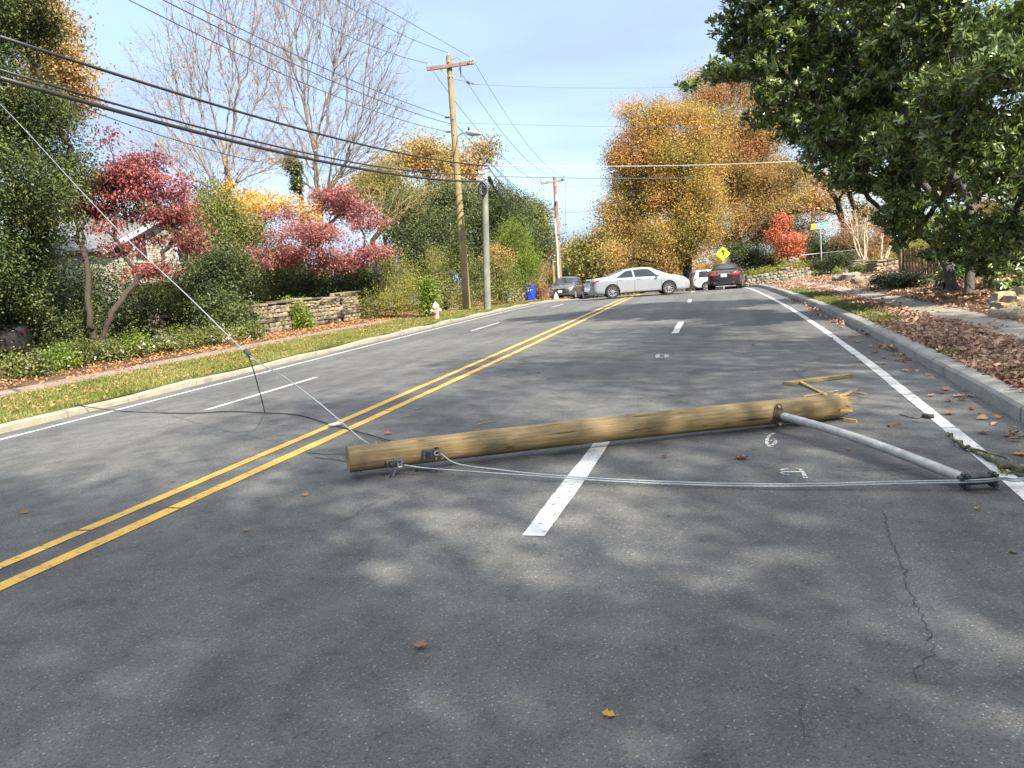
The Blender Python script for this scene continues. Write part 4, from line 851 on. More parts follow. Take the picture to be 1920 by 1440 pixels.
for i, (s_, u_) in enumerate(spots):
    t_ = i % 3; p = xyz(s_, u_); sc_ = .75+.3*rng.random() if abs(u_) > 30 else .55+.15*rng.random()
    if used[t_] == 0: o = proto[t_]; o.location = Vector([float(a) for a in p]); o.scale = (sc_,)*3
    else: o = copy_tree(proto[t_], p, rng.random()*6, sc_)
    used[t_] += 1; o['label'] = glab[t_]; o['group'] = glab[t_].replace('tree in', 'trees in')
lm = MB(); nT = 9000; th_ = rng.random(nT)*2*math.pi; rr_ = 150+rng.random(nT)*28; hh_ = 11+4*np.sin(th_*9)+3*np.sin(th_*23+1)+2*np.sin(th_*51)
PP = np.stack([rr_*np.sin(th_), 60+rr_*np.cos(th_), -4+hh_*rng.random(nT)**.7], -1); leaves(lm, PP, 9, 1.1, 1.3, .8)
tag(lm.build('distant_wood', M['lf_olive']), 'unbroken far treeline closing the horizon all round', kind='stuff')
for i, (s_, u_) in enumerate([(20, -27), (27, -29), (33, -25), (39, -27), (45, -24), (52, -26), (58, -22), (64, -20), (60, 22), (68, 18), (55, 28), (47, 26), (38, 24), (30, 22), (82, 12), (92, 10)]):
    t_ = (i*2+1) % 3; p = xyz(s_, u_); o = copy_tree(proto[t_], p, rng.random()*6, .42+.12*rng.random()); o['label'] = ['mid-green garden tree behind the roadside planting', 'olive garden tree behind the roadside planting', 'russet garden tree behind the roadside planting'][t_]; o['group'] = o['label'].replace('garden tree', 'garden trees')
# shade trees standing behind the camera's right shoulder: their shadows dapple the road
def shade_tree(label, s_, u_, hh, tips, mat, rad=3.2, k=30, nl=9, L=.17, W=.11, zlo=.4):
    p = xyz(s_, u_); lob = []
    for q in range(nl):
        a = q*2.4; f = zlo+(1-zlo)*(q+.5)/nl; rr = rad*(1-.45*abs(f-.6)/.4)
        lob.append((p+np.array([math.cos(a)*rr*.75, math.sin(a)*rr*.75, hh*f]), np.array([1.7, 1.7, 1.1])*rad/3.0))
    return tree('oak_tree', label, 'tree', p, p+np.array([0, 0, hh*zlo]), lob, tips, mat, M['bark_dk'], .28, .015, k=k, spread=.42, L=L*1.15, W=W*1.15, shell=.9)
shade_tree('oak in autumn leaf on the right verge behind the camera', -8, 8.8, 15, 420, M['lf_oak'], 4.6, 30)
shade_tree('oak in autumn leaf further back on the right verge behind the camera', -15, 10, 14, 420, M['lf_oak2'], 4.8, 30)
shade_tree('green tree on the right verge beside the camera', -3, 13, 14, 430, M['lf_mid'], 4.6, 30)
shade_tree('tall oak beside the sidewalk just out of the picture on the right', 5, 15, 14, 420, M['lf_oak'], 4.4, 30)

# ------------------------------------------------------------------ fallen utility pole (the subject)
A_ = at(653, 868, 6.12); B_ = at(1572, 762, 6.98)
ra, rb_ = .106, .112
A_[2] = gz(A_[0], A_[1])+ra+.05; B_[2] = gz(B_[0], B_[1])+rb_+.012
# keep the end discs where the photo has them
def fit_height(px, py, X, Y, z0):
    return z0
ax_ = (B_-A_)/np.linalg.norm(B_-A_); Lp = np.linalg.norm(B_-A_)
side_ = np.cross([0, 0, 1], ax_); side_ /= np.linalg.norm(side_)   # points away from the camera
if side_[1] > 0: side_ = -side_                                    # now towards the camera
upv = np.cross(ax_, side_); upv = upv if upv[2] > 0 else -upv
Mx = np.stack([ax_, side_, upv], 1)                                # local x along the pole, y to camera, z up
fp = empty('fallen_utility_pole', A_, False); fp.matrix_world = Matrix.Translation(Vector(A_.tolist())) @ Matrix(Mx.tolist()).to_4x4()
if np.linalg.det(Mx) < 0:
    side_ = -side_; Mx = np.stack([ax_, side_, upv], 1); fp.matrix_world = Matrix.Translation(Vector(A_.tolist())) @ Matrix(Mx.tolist()).to_4x4(); CAMS = -1
else: CAMS = 1
tag(fp, 'thick yellowish wooden utility pole snapped off and lying across the road', 'utility pole')
def wl_(p): return A_ + Mx @ np.array(p, float)                    # local -> world
mb = MB(); n = 40; K_ = 60; xs = np.linspace(0, Lp, K_); V = []
for i, x in enumerate(xs):
    th = np.arange(n)*2*math.pi/n; r0 = ra+(rb_-ra)*x/Lp
    rr = r0*(1+.008*np.sin(th*5+x*2)+.006*np.sin(x*9+th*2)-.012*(np.abs(np.sin(th*3.5+.4*np.sin(x*3)))**14))
    if i == 0: rr = rr*.985
    bow = .02*math.sin(math.pi*x/Lp)
    xx = np.full(n, x)
    if i == 0: xx = x-CAMS*-1*.15*rr*np.cos(th)
    if i == K_-1: xx = x+.05*np.sin(th*3)+.04*np.sin(th*7+1)-.02
    V.append(np.stack([xx, rr*np.cos(th), rr*np.sin(th)+bow], -1))
V = np.array(V).reshape(-1, 3)
F = [(i*n+t, i*n+(t+1) % n, (i+1)*n+(t+1) % n, (i+1)*n+t) for i in range(K_-1) for t in range(n)]
mb.add(V, [np.array(F)]); o = mb.build('shaft', M['pine'], fp, smooth=True)
mb = MB(); th = np.arange(n)*2*math.pi/n; v = np.concatenate([V[:n]*[1, 1, 1]+[-.002, 0, 0], [[.004, 0, 0]]]); mb.add(v, [np.array([(i, n, (i+1) % n) for i in range(n)])])
mb.build('sawn_end', M['pole_wood'], fp)
# splintered break: core plus many jagged slivers
mb = MB(); core = [(Lp-.06, rb_*.97), (Lp+.02, rb_*.86), (Lp+.05, rb_*.6), (Lp+.03, .02)]
Vc = []
for j, (x, r) in enumerate(core):
    q = np.arange(24)*2*math.pi/24; jit = 1+(.12*rng.normal(size=24) if j else 0); Vc.append(np.stack([x+(.03*rng.normal(size=24) if j > 0 else 0*q), r*np.cos(q)*jit, r*np.sin(q)*jit], -1))
Vc = np.array(Vc).reshape(-1, 3); mb.add(Vc, [np.array([(i*24+t, i*24+(t+1) % 24, (i+1)*24+(t+1) % 24, (i+1)*24+t) for i in range(3) for t in range(24)])])
mb.build('broken_end', M['pine_end'], fp)
def sliver(mb, p, d, L, w, t):
    p = np.array(p, float); d = np.array(d, float); d /= np.linalg.norm(d); a = np.cross(d, rng.normal(size=3)); a /= np.linalg.norm(a); b = np.cross(d, a)
    v = [p+a*w+b*t, p-a*w+b*t, p-a*w-b*t, p+a*w-b*t, p+d*L*.6+a*w*.7+b*t*.6, p+d*L*.6-a*w*.5+b*t*.6, p+d*L*.6-a*w*.5-b*t*.5, p+d*L*.6+a*w*.7-b*t*.5, p+d*L]
    mb.add(np.array(v), [(0, 1, 5, 4), (1, 2, 6, 5), (2, 3, 7, 6), (3, 0, 4, 7), (4, 5, 8), (5, 6, 8), (6, 7, 8), (7, 4, 8), (3, 2, 1, 0)])
for k in range(80):
    t = rng.random()*2*math.pi; r = rb_*math.sqrt(rng.random())*.97; up_ = math.sin(t)
    L = (.04+.17*rng.random()**1.5)*(1.35 if up_ > .2 else .7); sp = MB()
    sliver(sp, (Lp-.03, r*math.cos(t), r*math.sin(t)), (1, .12*rng.normal(), .12*rng.normal()), L, .003+.009*rng.random(), .002+.004*rng.random())
    sp.build('splinter', M['pine_end'] if rng.random() < .6 else M['pine'], fp)
sp = MB(); sliver(sp, (Lp-.34, CAMS*-.03, rb_+.004), (1, 0, .07), .42, .016, .006); sp.build('splinter', M['pine_end'], fp)
sp = MB(); sliver(sp, (Lp-.12, CAMS*-.10, rb_*.6), (.8, CAMS*-.5, .15), .16, .010, .005); sp.build('splinter', M['pole_wood'], fp)

# wall brackets with strand grips: (x along the pole)
def loc_at(px, py, Y):       # world->local of the pole
    return Mx.T @ (at(px, py, Y)-A_)
def cs(p): return wl_(p)
brackets = []
for bx in (.36, .66):
    # find bearing angle so that the bracket faces the camera, a bit below the middle
    ang = R(-28); nrm = np.array([0, CAMS*math.cos(ang), math.sin(ang)]); tan = np.array([0, -CAMS*math.sin(ang)*-1*-1, math.cos(ang)])
    tan = np.cross(np.array([1, 0, 0]), nrm); tan = tan if tan[2] > 0 else -tan
    if bx > .5: ang2 = R(0); nrm = np.array([0, CAMS*math.cos(ang2), math.sin(ang2)]); tan = np.array([0, 0, 1.])
    c0 = np.array([bx, 0, 0])+nrm*(ra+.003)
    Rm = np.stack([np.array([1, 0, 0]), tan, nrm if np.linalg.det(np.stack([np.array([1, 0, 0]), tan, nrm], 1)) > 0 else nrm], 1)
    fb = MB(); fb.box(c0+nrm*.004, (.135, .075, .008), Rm, ch=.002)
    fb.box(c0+nrm*.022+np.array([-.055, 0, 0]), (.008, .085, .042), Rm, ch=.002)
    fb.box(c0+nrm*.024+np.array([.045, 0, 0])+tan*.028, (.045, .008, .04), Rm, ch=.002); fb.box(c0+nrm*.024+np.array([.045, 0, 0])-tan*.02, (.045, .008, .04), Rm, ch=.002)
    br = fb.build('bracket', M['galv_dk'], fp)
    bo = MB(); bo.cyl(c0+nrm*.01+np.array([.045, 0, 0])-tan*.03, c0+nrm*.01+np.array([.045, 0, 0])+tan*.045, .009, n=10); bo.cyl(c0+nrm*.03+np.array([.045, 0, 0])+tan*.034, c0+nrm*.03+np.array([.045, 0, 0])+tan*.05, .017, n=6)
    bo.build('bolt', M['steel_dark'], br)
    b2 = MB(); b2.cyl(c0+np.array([-.02, 0, 0]), c0+nrm*.035+np.array([-.02, 0, 0]), .02, n=8); b2.build('bolt_head', M['steel_dark'], br)
    th_ = MB(); a = np.linspace(-2.2, 2.2, 14); base = c0+nrm*.034+np.array([.05, 0, 0])
    th_.tube(np.array([base+np.array([1, 0, 0])*(-.022*math.cos(t)) + tan*(.019*math.sin(t)) for t in a]), .0075, 8); th_.build('thimble', M['galv'], br)
    brackets.append(wl_(base+np.array([.02, 0, 0])))
# white tag, hanging spool and ring
mb = MB(); mb.box(np.array([.70, CAMS*(ra+.012), -.045]), (.012, .004, .024), ch=.001); mb.build('white_tag', M['hyd_white'], fp)
mb = MB(); mb.tube(np.array([(.745+.014*math.cos(t), CAMS*(ra+.008), -.042+.016*math.sin(t)) for t in np.linspace(-2, 2.2, 12)]), .0035, 6); mb.build('ring', M['galv'], fp)
mb = MB(); p0 = np.array([.375, CAMS*(ra+.02), -.085]); d_ = np.array([-.45, CAMS*.2, -.87]); d_ /= np.linalg.norm(d_)
mb.cyl(p0, p0+d_*.045, .006, n=8); mb.cyl(p0+d_*.03, p0+d_*.085, .020, .017, n=14); mb.cyl(p0+d_*.022, p0+d_*.032, .023, n=14); mb.cyl(p0+d_*.083, p0+d_*.09, .021, n=14); mb.build('hanging_spool', M['steel_dark'], fp)
mb = MB(); mb.cyl(np.array([.55, CAMS*.05, -ra+.01]), np.array([.55, CAMS*.06, -ra-.04]), .008, n=8); mb.cyl(np.array([.55, CAMS*.06, -ra-.02]), np.array([.55, CAMS*.06, -ra-.03]), .014, n=6); mb.build('through_bolt', M['steel_dark'], fp)
# flange and steel arm
fl = loc_at(1447, 783, 6.85); fx = fl[0]
mb = MB(); poly = [(.028*math.cos(t)+(0), .028*math.sin(t)+.075) for t in np.linspace(0, math.pi, 8)]+[(.05*math.cos(t), .05*math.sin(t)) for t in np.linspace(math.pi*.9, math.pi*1.1, 3)]+[(.028*math.cos(t), .028*math.sin(t)-.075) for t in np.linspace(math.pi, 2*math.pi, 8)]+[(.05*math.cos(t), .05*math.sin(t)) for t in np.linspace(-math.pi*.1, math.pi*.1, 3)]
Rf = Matrix(((1, 0, 0, fx), (0, 0, CAMS, CAMS*(rb_+.002)), (0, 1, 0, 0), (0, 0, 0, 1)))
mb.prism(poly, Rf, .012); flo = mb.build('mounting_flange', M['rust'], fp)
for q in (-1, 1):
    mb = MB(); c = np.array([fx, CAMS*(rb_+.012), q*.078]); mb.cyl(c, c+np.array([0, CAMS*.016, 0]), .013, n=6); mb.build('bolt', M['galv'], flo)
P0 = wl_((fx, CAMS*(rb_+.01), .0)); P1 = hit(1806, 917); P1[2] += .07
d_ = (P1-P0)/np.linalg.norm(P1-P0)
def tolocal(P): return (np.atleast_2d(P)-A_) @ Mx
mb = MB(); mb.tube(tolocal(np.array([P0, P0+d_*.075])), .042, 18); mb.build('collar', M['rust'], fp, smooth=False)
mb = MB(); t = np.linspace(0, 1, 30)[:, None]; Q = P0+(P1-P0)*t+np.array([0, 0, .03])*np.sin(t*math.pi); mb.tube(tolocal(Q), .0345, 20); ap = mb.build('steel_arm', M['galv'], fp); smooth_by_angle(ap)
# cable clamp at the arm's end: flat tongue, two plates each pair of bolts
hz = np.array([d_[0], d_[1], 0]); hz /= np.linalg.norm(hz); lat = np.array([1., -.03, 0]); lat = lat/np.linalg.norm(lat)
cc = P1+np.array([.05, -.02, -.008])
mb = MB(); mb.box(tolocal(cc+np.array([.03, 0, 0]))[0], (.24, .055, .06), (Mx.T @ np.stack([lat, np.cross([0, 0, 1], lat), [0, 0, 1]], 1)), ch=.008); cl = mb.build('cable_clamp', M['steel_dark'], fp)
for q in (-.055, .115):
    for dz_ in (-.033, .033):
        c = cc+lat*q+np.array([0, -.03, dz_]); mb = MB(); mb.tube(tolocal(np.array([c, c+np.array([0, -.03, 0])])), .013, 6); mb.tube(tolocal(np.array([c+np.array([0, .04, 0]), c])), .019, 12); mb.build('bolt', M['steel_dark'], cl)
CLAMP = cc+np.array([.0, -.045, 0])

# ------------------------------------------------------------------ wires
def wire(name, label, P, r, mat, group=None, cat='wire', n=8):
    mb = MB(); mb.tube(np.asarray(P), r, n); o = mb.build(name, mat, smooth=True); tag(o, label, cat, group); return o
def crv(P, k=10):
    P = np.asarray(P, float); Q = np.concatenate([[2*P[0]-P[1]], P, [2*P[-1]-P[-2]]]); out = []
    for i in range(len(P)-1):
        p0, p1, p2, p3 = Q[i:i+4]
        for f in np.linspace(0, 1, k, endpoint=False): out.append(.5*((2*p1)+(-p0+p2)*f+(2*p0-5*p1+4*p2-p3)*f*f+(-p0+3*p1-3*p2+p3)*f**3))
    return np.array(out+[P[-1]])
sag = lambda a, b, s, n=24: np.array([np.array(a)+(np.array(b)-np.array(a))*t-np.array([0, 0, s*4*t*(1-t)]) for t in np.linspace(0, 1, n)])
# two strands from the brackets to the clamp and on to the right
br0, br1 = brackets
def gpt(px, py, h=.02): p = hit(px, py+h/6*FPX); p[2] += h; return p
S1 = crv([br0, gpt(800, 877, .075), gpt(900, 885, .05), gpt(1010, 893, .04), gpt(1150, 903, .03), gpt(1340, 911, .025), gpt(1500, 913, .03), gpt(1680, 909, .04), CLAMP+[0, 0, -.004], CLAMP+[.16, 0, .0], gpt(1925, 903, .06), gpt(2150, 880, .2)])
S2 = crv([br1, gpt(860, 869, .11), gpt(940, 881, .07), gpt(1010, 889, .05), gpt(1150, 899, .035), gpt(1340, 907, .03), gpt(1500, 909, .035), gpt(1680, 905, .045), CLAMP+[0, 0, .009], CLAMP+[.16, 0, .012], gpt(1925, 899, .065), gpt(2150, 876, .2)])
wire('steel_strand', 'taut steel strand from the pole\'s left bracket to the clamp on the arm', S1, .0058, M['strand'], 'steel strands', 'cable')
wire('steel_strand', 'steel strand from the right bracket with white tag to the clamp', S2, .0058, M['strand'], 'steel strands', 'cable')
for c_, q in ((br0, at(790, 877, 6.05)), (br1, at(838, 865, 6.2))):
    pass
def rust_patch(): pass
# guy strand rising to upper left, with its loop at the pole
Gp = [np.array(wl_((.24, -CAMS*.03, ra+.004))), at(685, 829, 6.35), at(600, 757, 6.9), at(530, 705, 7.4), at(465, 664, 7.9), at(350, 553, 9.2), at(235, 445, 11.2), at(150, 356, 13.2), at(0, 195, 18), at(-160, 40, 25)]
wire('guy_wire', 'pale steel guy strand rising from the fallen pole to the upper left', crv(Gp), .0062, M['strand'], cat='cable')
wire('guy_grip', 'short second leg of the strand loop where it reaches the pole', [np.array(wl_((.17, -CAMS*.02, ra+.006))), at(680, 824, 6.33)], .005, M['strand'], cat='cable')
cl_ = at(464, 663, 7.9)
mb = MB(); mb.cyl(cl_+[-.03, .02, .035], cl_+[.03, -.02, -.025], .022, n=10); tag(mb.build('wire_clamp', M['steel_dark']), 'small dark clamp where the thin wire joins the rising strand', 'clamp')
g1 = gpt(497, 772, .02)
wire('tie_wire', 'thin black wire hanging from the clamp down to the road', crv([cl_, at(474, 690, 7.95), at(484, 725, 8.15), at(493, 758, 8.35), g1]), .006, M['cable'])
Gc = [gpt(-60, 705, .03), gpt(0, 717, .03), gpt(60, 735, .05), gpt(120, 752, .03), gpt(230, 769, .015), gpt(350, 773, .015), gpt(430, 770, .012), g1, gpt(560, 777, .012), gpt(620, 794, .015), gpt(680, 810, .02), gpt(745, 829, .03), np.array(wl_((.62, -CAMS*.16, -.05)))]
wire('fallen_cable', 'slack grey cable lying from the left verge across the double yellow line', crv(Gc), .0075, M['steel_dark'], cat='cable')
wire('fallen_wire', 'thin dark wire running off the sawn end of the pole', crv([gpt(575, 848, .01), gpt(610, 851, .012), gpt(650, 853, .02), np.array(wl_((.05, CAMS*.03, -ra)))]), .0035, M['cable'])
wire('fallen_wire', 'lower of the two thin dark wires below the sawn end', crv([gpt(590, 857, .008), gpt(625, 861, .01), gpt(655, 868, .01), np.array(wl_((.1, CAMS*.05, -ra)))]), .003, M['cable'])
mb = MB(); p = hit(616, 803); q = hit(640, 799); mb.tube(np.array([p+[0, 0, .03], q+[0, 0, .03]]), [.018, .022], 10); tag(mb.build('cable_splice', M['galv']), 'stubby grey splice sleeve on the cable over the yellow line', 'splice')

# ------------------------------------------------------------------ standing utility poles
def plane_wire(name, label, pts, A, B, r, mat, group, order=2, k=24, cat='wire', ext=0):
    """pixels -> vertical plane through plan points A,B, with a parabola fitted through them (a hanging wire)"""
    A = np.array(A[:2], float); B = np.array(B[:2], float); d = B-A; T = []; Z = []
    for px, py in pts:
        v = ray(px, py); den = v[0]*d[1]-v[1]*d[0]; Y = (A[0]*d[1]-A[1]*d[0])/den
        P = np.array([0, 0, EYE])+v*Y; T.append((P[:2]-A)@d/(d@d)); Z.append(P[2])
    c = np.polyfit(T, Z, min(order, len(pts)-1)); t = np.linspace(min(T)-ext, max(T), k)
    P = np.stack([A[0]+d[0]*t, A[1]+d[1]*t, np.polyval(c, t)], -1)
    return wire(name, label, P, r, mat, group, cat)
WP = hit(876, 582); WT = at(841, 105, WP[1]); GP = hit(914, 582); GT = at(909, 345, GP[1])
def wooden_pole(name, label, base, top, r0, r1, mat):
    e = empty(name, base); tag(e, label, 'utility pole')
    mb = MB(); t = np.linspace(0, 1, 14)[:, None]; P = base+(top-base)*t; P[0, 2] -= .2; mb.tube(P, np.linspace(r0, r1, 14), 20); o = mb.build('shaft', mat, e); smooth_by_angle(o, 40); return e
wp = wooden_pole('utility_pole', 'tall leaning wooden utility pole with reddish crossarm and street lamp', WP, WT+(WT-WP)*0, .19, .12, M['pole_wood'])
# crossarm, nearly facing the camera
ca, cb = at(801, 131, WP[1]-.25), at(889, 118.5, WP[1]+.1)
dx = (cb-ca)/np.linalg.norm(cb-ca); Rc = np.stack([dx, np.cross([0, 0, 1], dx)/np.linalg.norm(np.cross([0, 0, 1], dx)), np.cross(dx, np.cross([0, 0, 1], dx))], 1); Rc[:, 2] /= np.linalg.norm(Rc[:, 2])
mb = MB(); mb.box((ca+cb)/2+[0, -.12, 0], (np.linalg.norm(cb-ca), .11, .16), Rc, ch=.01); arm = mb.build('crossarm', M['arm_red'], wp)
def insulator(P, parent, up=(0, 0, 1), s=1.):
    mb = MB(); mb.lathe([(.012*s, 0), (.012*s, .1*s), (.045*s, .11*s), (.06*s, .13*s), (.035*s, .16*s), (.055*s, .18*s), (.03*s, .22*s), (.04*s, .25*s), (.001, .28*s)], P, 10, axis=up); return mb.build('insulator', M['porcelain'], parent)
def pY(px, py, Y): return at(px, py, Y)
for px, py in ((802, 129), (806, 128.5), (882, 118), (887, 117)): insulator(pY(px, py, WP[1]-.3)-[0, 0, .04], wp)
insulator(pY(841, 107, WP[1])-[0, 0, .05], wp)
for a, b in (((826, 130), (839, 142)), ((864, 127), (849, 142))):
    mb = MB(); mb.cyl(pY(*a, WP[1]-.2), pY(*b, WP[1]-.16), .018, n=6); mb.build('brace', M['galv'], wp)
mb = MB(); c = pY(863, 126, WP[1]-.25); mb.cyl(c, c-[0, 0, .28], .045, .03, n=10); mb.cyl(c-[0, 0, .3], c-[0, 0, .42], .025, .03, n=8); mb.build('lightning_arrester', M['steel_dark'], wp)
mb = MB(); mb.tube(crv([pY(842, 104, WP[1]), pY(849, 112, WP[1]-.1), pY(856, 108, WP[1]-.2), pY(862, 112, WP[1]-.25), pY(864, 120, WP[1]-.25)]), .01, 6); mb.build('jumper', M['wire'], wp)
for py in (220, 247):
    mb = MB(); c = pY(843+(py-220)*.07, py, WP[1]-.16); mb.cyl(c-[.22, 0, 0], c, .03, .05, n=10); mb.build('spool_insulator', M['steel_dark'], wp)
for py in (115, 122, 143, 222, 251):
    mb = MB(); c = pY(841+(py-105)*.0735, py, WP[1]-.14); mb.cyl(c, c-[0, .06, 0], .03, n=8); mb.build('bolt', M['galv'], wp)
# street lamp on its arm
l0, l1, l2, l3 = pY(858, 256, WP[1]), pY(866, 250, WP[1]-.6), pY(876, 249, WP[1]-1.4), pY(903, 251.5, WP[1]-3.0)
mb = MB(); mb.tube(crv([l0, l1, l2]), .025, 8); mb.build('lamp_arm', M['galv'], wp)
mb = MB(); dL = (l3-l2); L_ = np.linalg.norm(dL); dL /= L_; mb.tube(np.array([l2, l2+dL*.05, l2+dL*L_*.3, l2+dL*L_*.9, l3]), [.05, .1, .13, .06, .02], 12); lh = mb.build('lamp_head', M['porcelain'], wp)
mb = MB(); c = l2+dL*.25; mb.cyl(c+[0, 0, .1], c+[0, 0, .24], .05, .045, n=10); mb.build('photocell', M['steel_dark'], lh)
# dark straps low on the shaft
for py in (365, 383, 399):
    mb = MB(); f = (py-105)/477; c = WP+(WT-WP)*(1-f); r = .12+.07*f+.006; mb.tube(np.array([c+[r*math.cos(t), r*math.sin(t), .16*math.cos(t+.6)*.9] for t in np.linspace(0, 2*math.pi, 17)[:-1]]), .014, 6, closed=True); mb.build('cable_strap', M['cable'], wp)

gp = wooden_pole('utility_pole', 'shorter grey utility pole with coiled black cable at its top', GP, GT, .165, .135, M['pole_grey'])
c = pY(905, 354, GP[1]-.25)
for k, rr in enumerate((.30, .26, .22, .27)):
    mb = MB(); mb.tube(np.array([c+[rr*.62*math.cos(t), -.03*k, rr*math.sin(t)] for t in np.linspace(0, 2*math.pi, 25)[:-1]]), .022, 8, closed=True); mb.build('cable_coil', M['cable'], gp)
mb = MB(); mb.cyl(pY(906, 333, GP[1]-.2), pY(914, 336, GP[1]-.2), .05, n=8); mb.box(pY(911, 328, GP[1]-.1), (.1, .1, .45), ch=.01); mb.build('pole_cap_bracket', M['galv'], gp)
mb = MB(); mb.tube(np.array([pY(917, 331, GP[1]+.3), pY(919, 337, GP[1]+.5), pY(924, 343, GP[1]+1)]), [.05, .09, .04], 8); mb.build('splice_case', M['cable'], gp)

P3B = below(1050, 545, 60); P3T = at(1040, 332, 60)
p3 = wooden_pole('utility_pole', 'reddish utility pole with white conduit behind the grey parked SUV', P3B, P3T, .21, .13, M['pole_red'])
mb = MB(); a, b = at(1014, 344, 59.8), at(1059, 337, 60.1); dx = (b-a)/np.linalg.norm(b-a); yv = np.cross([0, 0, 1], dx); yv /= np.linalg.norm(yv); mb.box((a+b)/2, (np.linalg.norm(b-a), .12, .17), np.stack([dx, yv, np.cross(dx, yv)], 1), ch=.01); mb.build('crossarm', M['pole_grey'], p3)
for px, py in ((1015, 342), (1058, 335)): insulator(at(px, py, 59.8), p3, s=1.4)
mb = MB(); mb.cyl(at(1043, 378, 59.6), at(1043, 364, 59.6), .16, n=14); mb.build('transformer', M['porcelain'], p3)
mb = MB(); mb.tube(np.array([at(1040.5, 410, 59.65), at(1045, 470, 59.65), at(1048, 540, 59.65)]), .07, 10); mb.build('white_conduit', M['trim'], p3)
for a, b in (((1046, 439.5), (1060, 437)), ((1047, 447), (1058, 446)), ((1033, 441), (1040, 440))):
    mb = MB(); mb.cyl(at(*a, 59.8), at(*b, 59.8), .045, n=8); mb.build('standoff_bracket', M['pole_grey'], p3)
for a, b in (((1045, 342), (1040, 349)),):
    mb = MB(); mb.cyl(at(*a, 59.8), at(*b, 59.8), .03, n=6); mb.build('brace', M['trim'], p3)
P4B = below(1041, 552, 92); P4T = at(1035, 474, 92)
p4 = wooden_pole('utility_pole', 'small far utility pole with pale crossarm behind the russet shrub', P4B, P4T, .2, .14, M['pole_wood'])
mb = MB(); mb.box(at(1033, 480, 92)+[-.2, 0, 0], (1.5, .12, .16), ch=.01); mb.build('crossarm', M['trim'], p4)

wplan = WP; far_l = xyz(-4, -7.4)
Wn = 'wires strung along the left side of the road'
for i, (pts, lb, r) in enumerate([
    ([(695, 0), (765, 40), (820, 72), (882, 107)], 'thin high wire to the right end of the red crossarm', .011),
    ([(632, 0), (742, 60), (795, 82), (840, 99)], 'thin high wire to the pin on top of the tall pole', .011),
    ([(520, 0), (605, 46), (739, 101), (802, 119)], 'thin high wire to the left end of the red crossarm', .011),
    ([(347, 0), (480, 70), (745, 185), (840, 220)], 'wire to the upper spool on the tall wooden pole', .013),
    ([(305, 0), (480, 86), (592, 137), (705, 187), (845, 232)], 'wire to the middle clamp of the tall wooden pole', .015),
    ([(240, 0), (478, 113), (655, 192), (840, 247)], 'wire to the lower spool on the tall wooden pole', .013)]):
    plane_wire('overhead_wire', lb, pts, WP, far_l, r, M['wire'], Wn, ext=0)
gl = xyz(0, -6.6)
for i, (pts, lb, r) in enumerate([
    ([(0, 71), (240, 143), (480, 220), (700, 276), (915, 311)], 'uppermost thick black cable coming in from the left edge to the grey pole', .030),
    ([(0, 134), (250, 200), (480, 267), (700, 311), (912, 326)], 'thinner black cable just above the thickest one', .022),
    ([(0, 149), (250, 214), (480, 274), (700, 322), (905, 340)], 'thickest black cable sweeping from the left edge to the coil', .040),
    ([(125, 190), (250, 238), (400, 282), (480, 303)], 'faint thin wire beneath the thickest black cable', .009)]):
    plane_wire('overhead_cable', lb, pts, GP, gl, r, M['cable'], 'black cables to the grey pole', cat='cable')
for pts, A, B, lb, r, mt_ in [
    ([(890, 117), (960, 232), (1010, 295), (1058, 334)], WP, P3B, 'wire from the right end of the red crossarm to the far pole', .011, 'wire'),
    ([(867, 140), (960, 270), (1035, 331)], WP, P3B, 'wire from the middle of the red crossarm to the far pole top', .011, 'wire'),
    ([(812, 134), (852, 187), (930, 282), (1016, 342)], WP, P3B, 'wire from the left end of the red crossarm passing behind the tall pole', .011, 'wire'),
    ([(857, 236), (882, 265), (940, 325), (985, 365), (1038, 398)], WP, P3B, 'sagging wire from the tall pole clamp to the far pole', .014, 'wire'),
    ([(915, 312), (949, 358), (985, 402), (1034, 440)], GP, P3B, 'thin black cable from the grey pole to the far pole bracket', .02, 'cable'),
    ([(915, 338), (964, 401), (1006, 444), (1045, 462)], GP, P3B, 'thick black cable drooping from the grey pole to the far pole', .034, 'cable'),
    ([(914, 333), (964, 397), (1003, 437), (1043, 455)], GP, P3B, 'second black cable just above the drooping thick one', .022, 'cable'),
    ([(925, 313), (971, 356), (999, 380), (1034, 396)], GP, P3B, 'highest thin wire from the grey pole to the far pole', .012, 'wire')]:
    plane_wire('overhead_wire', lb, pts, A, B, r, M[mt_], 'wires running on to the far poles')
rgt = (26, 44)
for pts, A, B, lb, r, mt_ in [
    ([(915, 309), (960, 310.5), (1060, 312), (1260, 311), (1390, 306), (1540, 300)], GP, rgt, 'clearest wire crossing the whole road in front of the golden oak', .012, 'wire_lt'),
    ([(925, 330), (960, 332), (1125, 334), (1300, 334)], GP, rgt, 'wire crossing the road just above the far pole crossarm', .016, 'wire'),
    ([(888, 157), (960, 163), (1190, 164), (1300, 163)], WP, rgt, 'faint wire crossing the sky high above the road', .007, 'wire'),
    ([(858, 230), (960, 234), (1260, 238), (1440, 238)], WP, rgt, 'faint wire crossing the sky at the height of the middle clamp', .007, 'wire'),
    ([(1043, 400), (1080, 398), (1125, 394)], P3B, (30, 66), 'short wire from the far pole towards the golden oak', .014, 'wire'),
    ([(1060, 441), (1105, 441), (1160, 442)], P3B, (30, 66), 'lower wire from the far pole bracket towards the oaks', .012, 'wire'),
    ([(1043, 350), (1100, 349), (1200, 347)], P3B, (30, 66), 'wire leaving the far pole just below its crossarm', .01, 'wire')]:
    plane_wire('crossing_wire', lb, pts, A, B, r, M[mt_], 'wires crossing over the road')
